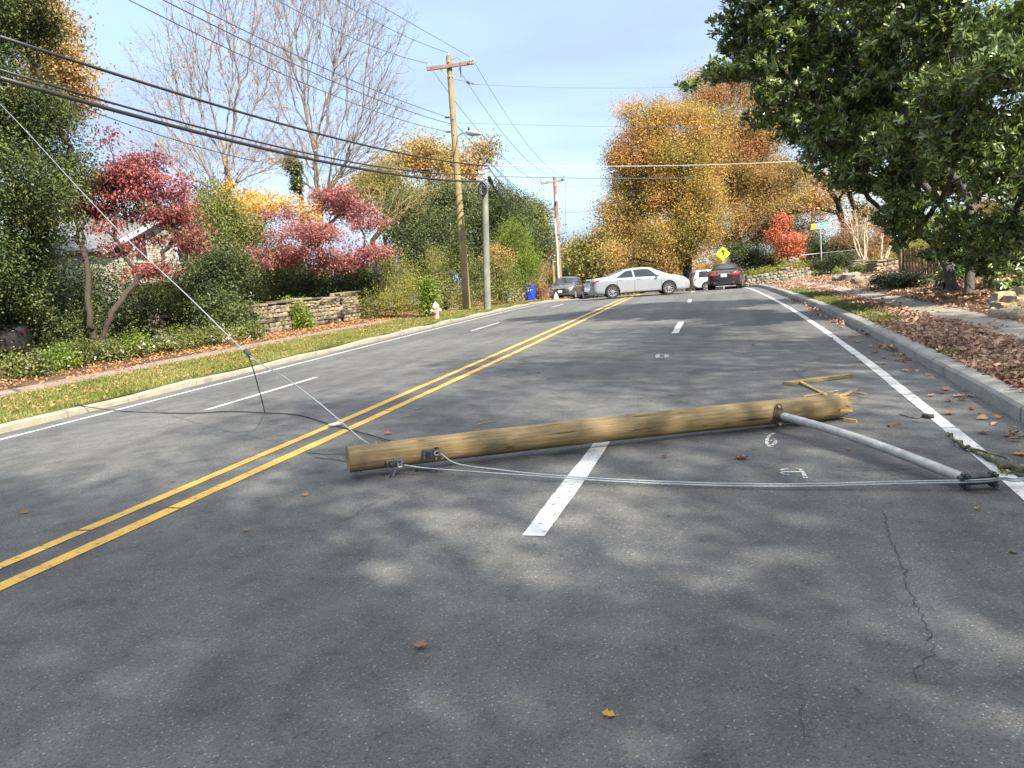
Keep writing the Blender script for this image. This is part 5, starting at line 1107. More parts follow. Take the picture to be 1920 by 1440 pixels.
mb = MB(); a, b = at(875, 153, WP[1]-.3), at(881, 156, WP[1]-.3); mb.tube(np.array([at(849, 148, WP[1]-.15), a-[.02, 0, 0]]), .008, 6); mb.tube(np.array([a, b]), .06, 10); mb.cyl(at(884, 156, WP[1]-.3), at(889, 157.5, WP[1]-.3), .035, n=8); mb.tube(np.array([b, at(889, 157, WP[1]-.3)]), .01, 6); mb.build('strain_insulator', M['steel_dark'], wp)
# drop wires beside the far pole
wire('drop_wire', 'vertical wire hanging from the right end of the far crossarm', [at(1060, 343, 60), at(1060, 390, 60), at(1061, 437, 60)], .012, M['wire'], 'drop wires')
wire('drop_wire', 'slanting drop wire left of the far pole', [at(1019, 347, 60), at(1022, 375, 60), at(1025, 400, 60)], .010, M['wire'], 'drop wires')

# ------------------------------------------------------------------ vehicles
def sm(xs, tab):
    k = np.array(sorted(tab)); v = np.array([tab[a] for a in sorted(tab)]); xs = np.asarray(xs, float)
    return sum(np.interp(xs+d, k, v) for d in (-.06, -.03, 0, .03, .06))/5
SED = dict(L=4.87, top={-2.43: .84, -2.38: .97, -2.2: 1.03, -1.80: 1.06, -1.62: 1.09, -.85: 1.37, -.35: 1.435, .25: 1.44, .6: 1.39, 1.38: 1.03, 1.9: .93, 2.25: .80, 2.43: .62},
           belt={-2.43: .80, -2.2: .93, -1.5: .96, 0: .93, 1.3: .90, 2.0: .83, 2.43: .56}, w={-2.43: .50, -2.40: .64, -2.34: .75, -2.2: .84, -1.7: .90, 0: .915, 1.6: .905, 2.15: .82, 2.36: .66, 2.43: .55},
           bot={-2.43: .36, -2.15: .24, -1.5: .19, 1.5: .19, 2.1: .20, 2.43: .26}, axle=(-1.42, 1.36), rw=.334, wr=.60,
           ws=(.62, 1.30), rws=(-1.62, -.86), side=[((-1.30, -.36), (-.72, -.42)), ((-.28, .92), (-.34, .42))])
SUVP = dict(L=4.8, top={-2.4: 1.02, -2.36: 1.15, -2.15: 1.62, -1.9: 1.70, -.5: 1.745, .3: 1.72, .62: 1.64, 1.38: 1.14, 2.0: 1.05, 2.28: .93, 2.4: .72},
            belt={-2.4: .92, -2.2: 1.06, 0: 1.04, 1.3: 1.0, 2.1: .94, 2.4: .62}, w={-2.4: .80, -2.25: .90, -1.6: .945, 1.6: .945, 2.15: .88, 2.33: .76, 2.4: .66},
            bot={-2.4: .42, -2.1: .30, -1.5: .25, 1.5: .25, 2.1: .28, 2.4: .34}, axle=(-1.40, 1.40), rw=.37, wr=.68,
            ws=(.66, 1.30), rws=(-2.33, -2.17), side=[((-2.0, -1.25), (-1.9, -1.2)), ((-1.12, -.16), (-1.1, -.2)), ((-.06, 1.02), (-.1, .58))])
def car(name, label, paint, prof, centre, heading, rim='rim', light_glass=False, rear_detail=False, group=None, zs=1., cat='car'):
    """centre: ground point below the middle; heading: radians clockwise from +Y"""
    hx, hy = math.sin(heading), math.cos(heading); c = np.array([centre[0], centre[1], float(gz(centre[0], centre[1]))])
    e_ = .8; nx = (float(gz(c[0]+e_, c[1]))-float(gz(c[0]-e_, c[1])))/(2*e_); ny = (float(gz(c[0], c[1]+e_))-float(gz(c[0], c[1]-e_)))/(2*e_)
    X = Vector((hx, hy, nx*hx+ny*hy)).normalized(); Z = Vector((-nx, -ny, 1)).normalized(); Yv = Z.cross(X).normalized(); Z = X.cross(Yv)
    root = empty(name, (0, 0, 0), False); root.matrix_world = Matrix(((X.x, Yv.x, Z.x, c[0]), (X.y, Yv.y, Z.y, c[1]), (X.z, Yv.z, Z.z, c[2]), (0, 0, 0, 1)))
    tag(root, label, cat, group)
    L = prof['L']; N = 8
    def sec(x, j):
        x = np.asarray(x, float); j = np.asarray(j, float); x, j = np.broadcast_arrays(x, j)
        sgn = np.where(j > N, -1, 1); jj = np.where(j > N, 2*N-j, j)
        w_ = sm(x, prof['w']); zt = sm(x, prof['top'])*zs; zb = sm(x, prof['bot']); bl = np.minimum(sm(x, prof['belt']), zt-.03)
        cab = np.clip((zt-bl)/(.42*zs), 0, 1); yr = w_*.90*(1-cab)+prof['wr']*cab; he = np.clip((zt-bl), .02, 9)
        cp = [(0*x, zb), (w_*.86, zb), (w_*.985, zb+.10), (w_, zb+.38*(bl-zb)), (w_*.995, bl-.10), (w_*.955, bl), (yr, zt-.07*cab-.012), (yr*.82, zt-.012*cab), (0*x, zt+.012)]
        Yc = np.stack([a[0] for a in cp]); Zc = np.stack([a[1]+0*x for a in cp])
        i = np.clip(jj.astype(int), 0, N-1); f = jj-i; ar = np.arange(x.size); sh = x.shape
        Yc = Yc.reshape(N+1, -1); Zc = Zc.reshape(N+1, -1); i = i.ravel(); f = f.ravel()
        def cr_(A, mir):
            p1 = A[i, ar]; p2 = A[i+1, ar]; p0 = np.where(i > 0, A[np.maximum(i-1, 0), ar], mir*A[1, ar]); p3 = np.where(i+2 <= N, A[np.minimum(i+2, N), ar], mir*A[N-1, ar])
            return .5*(2*p1+(p2-p0)*.8*f+(2*p0-5*p1+4*p2-p3)*f*f*.8+(-p0+3*p1-3*p2+p3)*f**3*.8) if False else p1+(p2-p0)*.35*f+(3*(p2-p1)-.7*(p2-p0)-.35*(p3-p1))*f*f+(2*(p1-p2)+.35*(p2-p0)+.35*(p3-p1))*f**3
        y = cr_(Yc, -1).reshape(sh)*sgn; z = cr_(Zc, 1).reshape(sh)
        return np.stack([x, y, z], -1)
    xs = np.concatenate([np.linspace(-L/2, -L/2+.3, 10), np.linspace(-L/2+.3, L/2-.3, 60)[1:], np.linspace(L/2-.3, L/2, 10)[1:]])
    js = np.linspace(0, 2*N, 97)[:-1]; XX, JJ = np.meshgrid(xs, js, indexing='ij'); V = sec(XX, JJ).reshape(-1, 3); a, b = XX.shape
    i = np.arange(a*b).reshape(a, b); ir = np.roll(i, -1, 1)
    F = np.stack([i[:-1], i[1:], ir[1:], ir[:-1]], -1).reshape(-1, 4)
    mb = MB(); mb.add(V, [F, i[0][None, :], i[-1][::-1][None, :]]); body = mb.build('body', [M[paint], M['black_trim']], root, smooth=True)
    cut = MB(); rw = prof['rw']; 
    for ax_x in prof['axle']:
        for sd_ in (-1, 1): cut.cyl((ax_x, sd_*.56, rw), (ax_x, sd_*1.2, rw), rw+.045, n=36)
    co = cut.build('cut', M['black_trim'])
    body.parent = None
    md = body.modifiers.new('b', 'BOOLEAN'); md.object = co; md.operation = 'DIFFERENCE'; md.solver = 'EXACT'
    try: md.material_mode = 'TRANSFER'
    except Exception: pass
    bpy.context.view_layer.update(); dg = bpy.context.evaluated_depsgraph_get(); me = bpy.data.meshes.new_from_object(body.evaluated_get(dg))
    body.modifiers.clear(); body.data = me; bpy.data.objects.remove(co); body.parent = root
    smooth_by_angle(body, 40)
    def patch(nm, mat, xb, xt, j0, j1, nj=6, nx=14, off=.007, parent=None, mirror=True, build=True):
        mb = MB(); sides = (1, -1) if mirror else (1,)
        for sd_ in sides:
            J = np.linspace(j0, j1, nj); f = np.linspace(0, 1, nj)
            lo = xb[0]+(xt[0]-xb[0])*f; hi = xb[1]+(xt[1]-xb[1])*f
            U = np.linspace(0, 1, nx)[None, :]; Xg = lo[:, None]*(1-U)+hi[:, None]*U; Jg = np.repeat(J[:, None], nx, 1)
            P = sec(Xg, Jg); dj = sec(Xg, Jg+.02)-P; dx_ = sec(Xg+.01, Jg)-P; n_ = np.cross(dj, dx_); n_ /= np.linalg.norm(n_, axis=-1)[..., None]+1e-9
            ctr = np.array([0, 0, .7]); fl_ = ((P-ctr)*n_).sum(-1).mean(); n_ = n_*np.sign(fl_)
            P = P+n_*off; P[..., 1] *= sd_; q = P.reshape(-1, 3); k = np.arange(nj*nx).reshape(nj, nx)
            if len(sides) == 2:
                mb = MB(); mb.add(q, [np.stack([k[:-1, :-1], k[:-1, 1:], k[1:, 1:], k[1:, :-1]], -1).reshape(-1, 4)]); mb.build(nm, mat, parent or root, smooth=True)
            else: mb.add(q, [np.stack([k[:-1, :-1], k[:-1, 1:], k[1:, 1:], k[1:, :-1]], -1).reshape(-1, 4)])
        return mb.build(nm, mat, parent or root, smooth=True) if len(sides) == 1 else None
    gl = M['glass_lt'] if light_glass else M['glass']
    for (b0, b1), (t0, t1) in prof['side']:
        patch('window', gl, (b0, b1), (t0, t1), 5.12, 5.92)
    s0, s1 = prof['ws']; patch('windshield', gl, (s0, s1), (s0, s1), 6.35, 9.65, nj=14, off=.01, mirror=False)
    s0, s1 = prof['rws']; patch('rear_window', gl, (s0, s1), (s0, s1), 6.35, 9.65, nj=14, off=.012, mirror=False)
    for xx in ([-1.18, -.32, .98] if prof is SED else [-1.18, -.12, 1.1]):
        patch('door_gap', M['black_trim'], (xx, xx+.012), (xx+(.0), xx+.012), 1.9, 5.0, nx=2, nj=12, off=.003)
    patch('sill', M['black_trim'], (prof['axle'][0]+rw+.08, prof['axle'][1]-rw-.08), (prof['axle'][0]+rw+.08, prof['axle'][1]-rw-.08), 1.3, 1.75, off=.004)
    patch('headlamp', M['lamp_clear'], (L/2-.42, L/2-.10), (L/2-.50, L/2-.14), 4.0, 4.95, off=.012)
    patch('tail_lamp', M['lamp_red'], (-L/2+.04, -L/2+(.36 if prof is SED else .22)), (-L/2+.05, -L/2+(.46 if prof is SED else .26)), 4.1, 4.85, off=.012)
    for sd_ in (-1, 1):
        for hx_ in ((-.98, -.10) if prof is SED else (-1.0, .05)):
            p = sec(hx_, 4.45); mb = MB(); mb.box((hx_, sd_*(p[1]+.02), p[2]), (.17, .03, .028), ch=.008); mb.build('door_handle', M[paint], root)
        p = sec(.80, 5.0); mb = MB(); mb.box((.82, sd_*(p[1]+.12), p[2]+.08), (.14, .20, .13), ch=.045); mb.build('side_mirror', M[paint], root)
        for ax_x in prof['axle']:
            yc = sd_*(sm(0, prof['w'])-.10); s = sd_
            mb = MB(); mb.lathe([(rw*.66, -.10), (rw*.93, -.11), (rw, -.07), (rw, .07), (rw*.93, .11), (rw*.68, .10), (rw*.66, .04)], (ax_x, yc, rw), 36, axis=(0, s, 0)); wh = mb.build('wheel', M['rubber'], root, smooth=False); smooth_by_angle(wh, 30)
            mb = MB(); mb.lathe([(rw*.67, .10), (rw*.66, .105), (rw*.60, .085), (rw*.60, .03)], (ax_x, yc, rw), 36, axis=(0, s, 0)); mb.lathe([(rw*.16, .09), (rw*.12, .10), (.001, .102)], (ax_x, yc, rw), 14, axis=(0, s, 0))
            for k in range(10):
                t = k*math.pi/5; rr = rw*.36; mb.box((ax_x+rr*math.cos(t), yc+s*.082, rw+rr*math.sin(t)), (rw*.50, .022, rw*.085), rotm(0, -t, 0), ch=.004)
            mb.build('rim', M[rim], wh)
            mb = MB(); mb.cyl((ax_x, yc+s*.02, rw), (ax_x, yc+s*.035, rw), rw*.62, n=24); mb.build('rim_backing_disc', M['black_trim'], wh)  # black backing disc stands in for the shade between the spokes
    if prof is SUVP or not rear_detail:
        mb = MB(); z_ = .55 if prof is SUVP else .42; mb.box((L/2-.015, 0, z_), (.06, 1.0, .16), ch=.02); mb.build('lower_grille', M['black_trim'], root)
        mb = MB(); zg = .76 if prof is SUVP else .60
        for k in range(3): mb.box((L/2+.005, 0, zg+k*.055-.04), (.05, .78, .028), ch=.008)
        mb.build('grille', M['chrome'], root)
    mb = MB(); mb.box((L/2+.035, 0, (.60 if prof is SUVP else .48)), (.012, .31, .155), ch=.004); mb.build('number_plate', M['plate'], root) if prof is SUVP else None
    mb = MB(); mb.box((-L/2-.012, 0, .74 if prof is SED else .95), (.014, .31, .155), ch=.004); mb.build('number_plate', M['plate'], root)
    if rear_detail:
        for sd_ in (-1, 1):
            mb = MB(); mb.box((-L/2+.005, sd_*.545, .80), (.05, .30, .13), ch=.03); mb.box((-L/2-.005, sd_*.33, .79), (.03, .14, .07), ch=.02); mb.build('tail_lamp', M['lamp_red'], root)
            mb = MB(); mb.box((-L/2+.0, sd_*.50, .36), (.05, .12, .04), ch=.01); mb.build('reflector', M['lamp_red'], root)
        mb = MB(); mb.box((-L/2+.0, 0, .845), (.03, .62, .03), ch=.01); mb.build('trunk_trim', M['chrome'], root)
        mb = MB(); mb.box((-L/2+.04, 0, .30), (.12, 1.15, .13), ch=.03); mb.build('rear_bumper', M['black_trim'], root)
    return root
ra_ = below(1149, 561, 38.3); fa_ = below(1257, 552, 38.3)
hd_ = R(92); mid_ = (ra_+fa_)/2; away = np.array([-math.cos(hd_), math.sin(hd_), 0])
car('sedan', 'silver four-door sedan parked broadside across the road at the crest', 'silver', SED, mid_+away*.82, hd_)
c = below(1358, 541, 42.2); car('sedan', 'black sedan seen from behind below the walking figure sign', 'blackcar', SED, c+np.array([math.sin(.33), math.cos(.33), 0])*2.3, .33, rear_detail=True)
c = below(1350, 541, 62); car('suv', 'white SUV parked half hidden behind the black sedan', 'whitecar', SUVP, c, R(86))
c = below(1064, 565, 57); car('suv', 'dark grey SUV facing the camera beside the blue bin', 'greycar', SUVP, c+np.array([.2, 2.3, 0]), R(180+17))
c = below(1098, 560, 68); car('sedan', 'small white car nose-on just right of the grey SUV', 'whitecar', SED, c+np.array([.3, 2.2, 0]), R(180+14), light_glass=True)
c = below(1101, 558, 76); car('van', 'white van standing tall behind the small white car', 'whitecar', SUVP, c+np.array([.9, 2.4, 0]), R(180+12), zs=1.22, cat='van')
c = below(2, 692, 21); dk = car('sedan', 'black car in deep shade under the evergreen at the far left', 'blackcar', SED, c+np.array([-1.2, 1.9, 0]), R(-30))
for ch_ in list(dk.children):
    if ch_.name.startswith('tail_lamp'): ch_.data.materials[0] = M['lamp_shaded']  # lenses recoloured dark, as if in the tree's shade

# ------------------------------------------------------------------ walls, house, fence, rocks
def rock(mb, c, r, rough=.22, n1=7, n2=10):
    c = np.array(c, float); r = np.array(r, float)*np.ones(3); ph = rng.random(6)*6.3; R3 = np.array(Matrix.Rotation(rng.random()*6.3, 3, 'Z'))
    th = np.linspace(0, math.pi, n1); la = np.arange(n2)*2*math.pi/n2
    T, A = np.meshgrid(th, la, indexing='ij'); D = np.stack([np.sin(T)*np.cos(A), np.sin(T)*np.sin(A), np.cos(T)], -1)
    D2 = np.sign(D)*abs(D)**.62; D2 /= (np.abs(D2)**6).sum(-1)[..., None]**(1/6)
    m_ = 1+rough*(np.sin(D[..., 0]*3+ph[0])*np.sin(D[..., 1]*3.3+ph[1])+.5*np.sin(D[..., 2]*6+ph[2])*np.sin(D[..., 0]*5+ph[3]))
    V = (D2*m_[..., None]*r).reshape(-1, 3) @ R3.T*1.0 + c
    i = np.arange(n1*n2).reshape(n1, n2); ir = np.roll(i, -1, 1); mb.add(V, [np.stack([i[:-1], i[1:], ir[1:], ir[:-1]], -1).reshape(-1, 4)])
def wall_rock(mb, c, d, n, r, rough=.16):
    k0 = mb.n; rr = MB(); rock(rr, (0, 0, 0), r, rough); V = rr.v[0]
    # undo the random spin: rebuild axis-aligned to the wall direction
    B_ = np.stack([d, n, [0, 0, 1]], 1); mb.add(V @ B_.T+c, [f for f, _ in rr.f])
def stone_wall(name, label, P, h, th, mat, sz=.2, cap=True, group=None, cat='wall'):
    P = np.array(P, float); e = empty(name, P[0]); tag(e, label, cat, group); st_ = MB(); co = MB(); cp = MB()
    for a, b, h0, h1 in zip(P[:-1], P[1:], np.broadcast_to(h, (len(P),))[:-1], np.broadcast_to(h, (len(P),))[1:]):
        d = b-a; L = np.linalg.norm(d[:2]); d = np.array([d[0], d[1], 0])/L; n = np.array([d[1], -d[0], 0]); n = -n if n@(-(a)) < 0 else n
        z0 = min(a[2], b[2])-.15
        m_ = (a+b)/2; m_[2] = z0; hh = (h0+h1)/2
        co.box(m_+[0, 0, (hh+.12)/2], (L, th-.10, hh+.1), np.stack([d, n, [0, 0, 1]], 1))
        z = 0.
        while z < max(h0, h1)+.1:
            rh = sz*(.42+.38*rng.random()); x = -rng.random()*sz
            while x < L+sz*.3:
                wl = sz*(.55+.9*rng.random()); xc = x+wl/2; hx = h0+(h1-h0)*np.clip(xc/L, 0, 1)
                if z+rh < hx+.16 and -.05 < xc < L+.05:
                    for sd_ in (1, -1):
                        c = a+d*xc+n*sd_*(th/2-.07+.03*rng.random()); c[2] = a[2]+(b[2]-a[2])*np.clip(xc/L, 0, 1)-.1+z+rh/2
                        tmp = MB(); rock(tmp, (0, 0, 0), 1, .10); V = tmp.v[0]; V = V/np.abs(V).max(0)
                        tl = .16*rng.normal(); ct, st2 = math.cos(tl), math.sin(tl); V = V*[wl*.52, .07+.06*rng.random(), rh*(.42+.16*rng.random())]; V = np.stack([V[:, 0]*ct-V[:, 2]*st2, V[:, 1], V[:, 0]*st2+V[:, 2]*ct], -1); st_.add(V @ np.stack([d, n, [0, 0, 1]], 1).T+c, [f for f, _ in tmp.f])
                x += wl
            z += rh*.93
        if cap:
            x = 0
            while x < L:
                wl = .35+.4*rng.random(); hx = h0+(h1-h0)*np.clip((x+wl/2)/L, 0, 1); c = a+d*(x+wl/2); c[2] = a[2]+(b[2]-a[2])*np.clip(x/L, 0, 1)+hx+.03+.02*rng.random()
                cp.box(c, (wl-.02, th+.08, .07+.03*rng.random()), np.stack([d, n, [0, 0, 1]], 1), ch=.02); x += wl
    co.build('mortar_core', M['mortar'], e); o = st_.build('stones', M[mat], e); smooth_by_angle(o, 50)
    if cap: cp.build('capstones', M[mat], e)
    return e
W0, W1, W2, W3, W4 = [hit(*p) for p in ((478, 628), (560, 616), (634, 606), (664, 601), (702, 592))]
stone_wall('stone_wall', 'sunlit tan fieldstone wall with rounded end left of the hanging vine', [W0, W1, W2], [.95, 1.05, .98], .45, 'stone', .25)
stone_wall('stone_pier', 'square stone pier at the end of the wall beside the black hook', [W2+(W3-W2)*.12, W3], 1.15, .6, 'stone', .19, cat='pier')
stone_wall('stone_wall', 'low tumbled stone wall running right from the square pier', [W3+(W4-W3)*.08, W4], [.62, .4], .4, 'stone_dk', .2, cap=False)
a, b = hit(836, 579), hit(873, 574); a = below(838, 579, 38); b = below(872, 575, 40); stone_wall('stone_wall', 'pale stone wall end glimpsed left of the wooden pole', [a, b], .95, .45, 'stone', .2)
a = below(961, 562, 46); b = below(981, 562, 46); stone_wall('stone_pier', 'far stone pier left of the blue bin', [a, b], .72, .55, 'stone', .2, cat='pier')
a = below(294, 640, 27); b = below(316, 638, 27); stone_wall('stone_pier', 'reddish stone pier in shade left of the camellia', [a, b], .75, .5, 'stone_dk', .2, cat='pier')
a = below(1400, 527, 52); b = below(1470, 523, 52); c = below(1512, 521, 53); stone_wall('stone_wall', 'long low rubble wall topped with greenery below the scarlet maple', [a, b, c], [.75, .95, .9], .5, 'stone_dk', .32, cap=False)
bush('yellowish ground cover along the top of the rubble wall', [(a*(1-f)+b*f+np.array([0, .3, .85+.1*f]), np.array([.7, .35, .14])) for f in (.2, .6, 1.)]+[(b+(c-b)*f+np.array([0, .3, .98]), np.array([.7, .35, .13])) for f in (.4, .8)], M['lf_yel'], 90, 40, .09, .05, name='plant', cat='plant', spread=.15, base=a+(b-a)*.5)
a = below(1598, 521, 41); b = below(1621, 517, 41); stone_wall('stone_step_wall', 'short brown stacked stone wall left of the crape myrtles', [a, b], .6, .5, 'stone_dk', .35, cat='wall')
a = below(1634, 521, 37); b = below(1675, 519, 37.5); stone_wall('stone_planter', 'pale square stone planter in front of the crape myrtles', [a, b], .5, .7, 'stone', .3, cat='planter')
for i, (px, py, r, lb) in enumerate([(1578, 527, .28, 'dark jagged rock nearest the street name sign'), (1597, 525, .32, 'grey boulder in leaves in front of the brown step wall'), (1612, 531, .26, 'low grey boulder among leaves below the stone planter'), (1630, 528, .2, 'small pale rock beside the ivy mound'),
                        (1880, 566, 0.21, 'sunlit pale boulder at the right edge, furthest of its pile'), (1905, 576, 0.22, 'largest sunlit boulder of the pile at the right edge'), (1925, 560, 0.25, 'boulder half cut off by the right edge'), (1893, 592, 0.14, 'small brown boulder at the front of the right-hand pile'), (1918, 600, 0.19, 'shaded boulder at the bottom of the right-hand pile')]):
    p = hit(px, py); mb = MB(); rock(mb, p+[0, 0, r*.3], (r, r*.8, r*.6), .3, 9, 14); o = mb.build('rock', M['stone' if i > 3 else 'stone_dk'], origin=p); smooth_by_angle(o, 60); tag(o, lb, 'rock', 'boulders on the right bank')
for i in range(9):
    p = hit(1858+rng.random()*62, 556+rng.random()*44); r = .07+.10*rng.random(); mb = MB(); rock(mb, p+[0, 0, r*.3], (r, r*.8, r*.55), .35, 9, 14); o = mb.build('rock', M['stone' if i % 2 else 'stone_dk'], origin=p); smooth_by_angle(o, 60); tag(o, 'fist-sized broken rock among the boulders at the right edge', 'rock', 'small broken rocks at the right edge')
# iron hook post by the pier
p = below(634, 604, 33.0); p[1] -= .2; mb = MB(); mb.tube(crv([p-[0, 0, .1], p+[0, 0, .55], p+[-.03, 0, .95], p+[-.18, 0, 1.13], p+[-.32, 0, 1.1]]), .028, 10)
for k in range(3): mb.box(p+[0, 0, .25+.25*k], (.22, .05, .05), ch=.01)
tag(mb.build('iron_post', M['black_trim'], origin=p), 'black iron post with curled top against the stone pier', 'post')

# house behind the crimson dogwood
hA = below(207, 600, 36); hB = below(412, 600, 45); base_z = min(hA[2], hB[2])-.2
ez = at(207, 467, 36)[2]; pz = at(305, 404, 40)[2]
dd = (hB-hA); dd[2] = 0; Wd = np.linalg.norm(dd); dd /= Wd; bk = np.array([-dd[1], dd[0], 0]); bk = bk if bk[0] < 0 else -bk
house = empty('house', (hA[0], hA[1], base_z)); tag(house, 'cream sided house with grey roof half hidden behind the crimson dogwood', 'house')
A0 = np.array([hA[0], hA[1], base_z]); Ln = 11.
def hp(x, y, z): return A0+dd*x+bk*y+np.array([0, 0, z])
eh, ph_ = ez-base_z, pz-base_z
mb = MB(); q = [hp(0, 0, 0), hp(Wd, 0, 0), hp(Wd, 0, eh), hp(Wd/2, 0, ph_), hp(0, 0, eh)]; q2 = [v+bk*Ln for v in q]
mb.add(np.array(q+q2), [(0, 1, 2, 3, 4), (9, 8, 7, 6, 5), (0, 5, 6, 1), (1, 6, 7, 2), (4, 9, 5, 0)]); mb.build('wall', M['siding'], house)
mb = MB()                                   # clapboards on the gable and the front
for k in range(int(ph_/.18)):
    z = .1+k*.18; x0 = 0 if z < eh else (z-eh)/(ph_-eh)*Wd/2; x1 = Wd-x0
    if x1-x0 > .3: mb.box(hp((x0+x1)/2, -.012, z), (x1-x0, .02, .03), np.stack([dd, bk, [0, 0, 1]], 1))
mb.build('clapboard_edges', M['trim'], house)
for sgn, x0 in ((1, 0), (-1, Wd)):
    mb = MB(); o_ = .45; sl = (ph_-eh)/(Wd/2)
    e0 = hp(x0-sgn*o_, -.4, eh-o_*sl+.08); e1 = hp(x0-sgn*o_, Ln+.4, eh-o_*sl+.08); r0_ = hp(Wd/2, -.4, ph_+.08); r1_ = hp(Wd/2, Ln+.4, ph_+.08); t = np.array([0, 0, .14])
    mb.add(np.array([e0, e1, r1_, r0_, e0+t, e1+t, r1_+t, r0_+t]), [(0, 1, 2, 3), (7, 6, 5, 4), (0, 3, 7, 4), (1, 5, 6, 2), (0, 4, 5, 1)]); mb.build('roof', M['roof'], house)
    mb = MB(); f0 = e0-bk*.03+t*.6; f1 = r0_-bk*.03+t*.6; dv = np.array([0, 0, -.26]); mb.add(np.array([f0, f1, f1+dv, f0+dv, f0-bk*.04, f1-bk*.04, f1+dv-bk*.04, f0+dv-bk*.04]), [(4, 5, 6, 7), (0, 3, 2, 1), (0, 1, 5, 4), (3, 7, 6, 2)]); mb.build('rake_board', M['trim'], house)
for wx, wz, ww, wh_ in ((Wd*.28, 1.6, 1., 1.5), (Wd*.72, 1.6, 1., 1.5), (Wd*.3, 4.2, .9, 1.3), (Wd*.68, 4.2, .9, 1.3)):
    if wz+wh_/2 < ph_-.4:
        Rw = np.stack([dd, bk, [0, 0, 1]], 1); mb = MB(); mb.box(hp(wx, -.045, wz), (ww+.2, .05, wh_+.2), Rw, ch=.005); wf = mb.build('window', M['trim'], house); mb = MB(); mb.box(hp(wx-ww*.25, -.075, wz), (ww*.46, .02, wh_*.95), Rw); mb.box(hp(wx+ww*.25, -.075, wz), (ww*.46, .02, wh_*.95), Rw); mb.build('pane', M['window'], wf)
mb = MB(); mb.box(hp(Wd*.55, -1.0, 2.45), (Wd*.8, 2.0, .22), np.stack([dd, bk, [0, 0, 1]], 1), ch=.03); mb.build('porch_roof', M['trim'], house)
for f in (.18, .42, .66, .92):
    mb = MB(); mb.box(hp(Wd*f, -1.85, 1.2), (.16, .16, 2.4), np.stack([dd, bk, [0, 0, 1]], 1), ch=.02); mb.build('porch_post', M['trim'], house)

# picket fences behind the magnolia
def picket_fence(label, a, b, h, n, group='picket fences behind the magnolia'):
    e = empty('picket_fence', a); tag(e, label, 'fence', group); a = np.array(a); b = np.array(b); d = b-a; L = np.linalg.norm(d); u_ = d/L; nn = np.array([u_[1], -u_[0], 0])
    Rw = np.stack([u_, nn, np.cross(u_, nn)], 1)
    if Rw[2, 2] < 0: Rw[:, 2] *= -1; Rw[:, 1] *= -1
    for k in range(n):
        f = (k+.5)/n; mb = MB(); hh = h*(.94+.1*rng.random()); mb.box(a+d*f+[0, 0, hh/2], (.085, .02, hh), Rw @ rotm(0, .02*rng.normal(), 0), ch=.004); mb.build('picket', M['fence_wood'], e)
    for z in (.22*h, .8*h):
        mb = MB(); mb.box(a+d*.5+nn*.03+[0, 0, z], (L, .035, .085), Rw, ch=.004); mb.build('rail', M['fence_wood'], e)
    for f in (0, .5, 1):
        mb = MB(); mb.box(a+d*f+nn*.10+[0, 0, h*.53], (.10, .10, h*1.08), Rw, ch=.01); mb.build('post', M['fence_wood'], e)
picket_fence('sunlit brown picket fence panel left of the magnolia trunks', below(1692, 519, 29), below(1778, 516, 27.5), 1.05, 15)
picket_fence('picket fence panel in shade at the right edge of the picture', below(1868, 540, 24), below(1990, 545, 21.5), 1.25, 20)
picket_fence('picket fence panel hidden in shade between the magnolia trunks', below(1782, 520, 27), below(1864, 535, 24.3), 1.15, 16)

# ------------------------------------------------------------------ street furniture
p = hit(819, 600); hy = empty('fire_hydrant', p); tag(hy, 'faded red fire hydrant with white cap on the left verge', 'fire hydrant')
def hmb(): return MB()
mb = hmb(); mb.lathe([(.001, -.05), (.16, -.05), (.16, .03), (.11, .04), (.105, .10), (.10, .42), (.13, .43), (.13, .47), (.10, .48)], p, 20); o = mb.build('barrel', M['hyd_pink'], hy); smooth_by_angle(o, 40)
mb = hmb(); mb.lathe([(.135, .47), (.135, .50), (.11, .55), (.07, .61), (.03, .64), (.03, .69), (.001, .69)], p, 20); o = mb.build('bonnet', M['hyd_white'], hy); smooth_by_angle(o, 40)
for dx, L_, r in ((1, .18, .055), (-1, .18, .055)):
    mb = hmb(); mb.cyl(p+[dx*.08, 0, .36], p+[dx*L_, 0, .36], r, n=14); mb.cyl(p+[dx*L_, 0, .36], p+[dx*(L_+.03), 0, .36], .03, n=6); mb.build('side_outlet', M['hyd_white'], hy)
mb = hmb(); mb.cyl(p+[0, -.08, .33], p+[0, -.19, .33], .075, n=16); mb.cyl(p+[0, -.19, .33], p+[0, -.22, .33], .03, n=6); mb.build('front_outlet', M['hyd_pink'], hy)

p = below(996, 565, 48); bn = empty('recycling_bin', p); tag(bn, 'bright blue wheeled recycling bin with small white emblem on the verge', 'bin')
mb = MB(); V = []; 
for z, wx, wy, oy in ((.06, .24, .25, .03), (.12, .26, .27, .02), (.85, .33, .36, 0), (.9, .33, .36, 0)):
    for t in range(16):
        a = t*2*math.pi/16+.2; cx_ = np.sign(math.cos(a))*abs(math.cos(a))**.35; sy_ = np.sign(math.sin(a))*abs(math.sin(a))**.35; V.append(p+[wx*cx_, wy*sy_+oy, z])
F = [(i*16+t, i*16+(t+1) % 16, (i+1)*16+(t+1) % 16, (i+1)*16+t) for i in range(3) for t in range(16)]; mb.add(np.array(V), [np.array(F), np.array([list(range(16))[::-1]]), np.array([[48+t for t in range(16)]])]); mb.build('tub', M['bin_blue'], bn)
mb = MB(); mb.box(p+[0, 0, .93], (.72, .78, .05), ch=.02); mb.box(p+[0, -.02, .975], (.60, .66, .045), ch=.02); mb.box(p+[0, .40, .92], (.5, .06, .05), ch=.015); mb.build('lid', M['bin_blue'], bn)
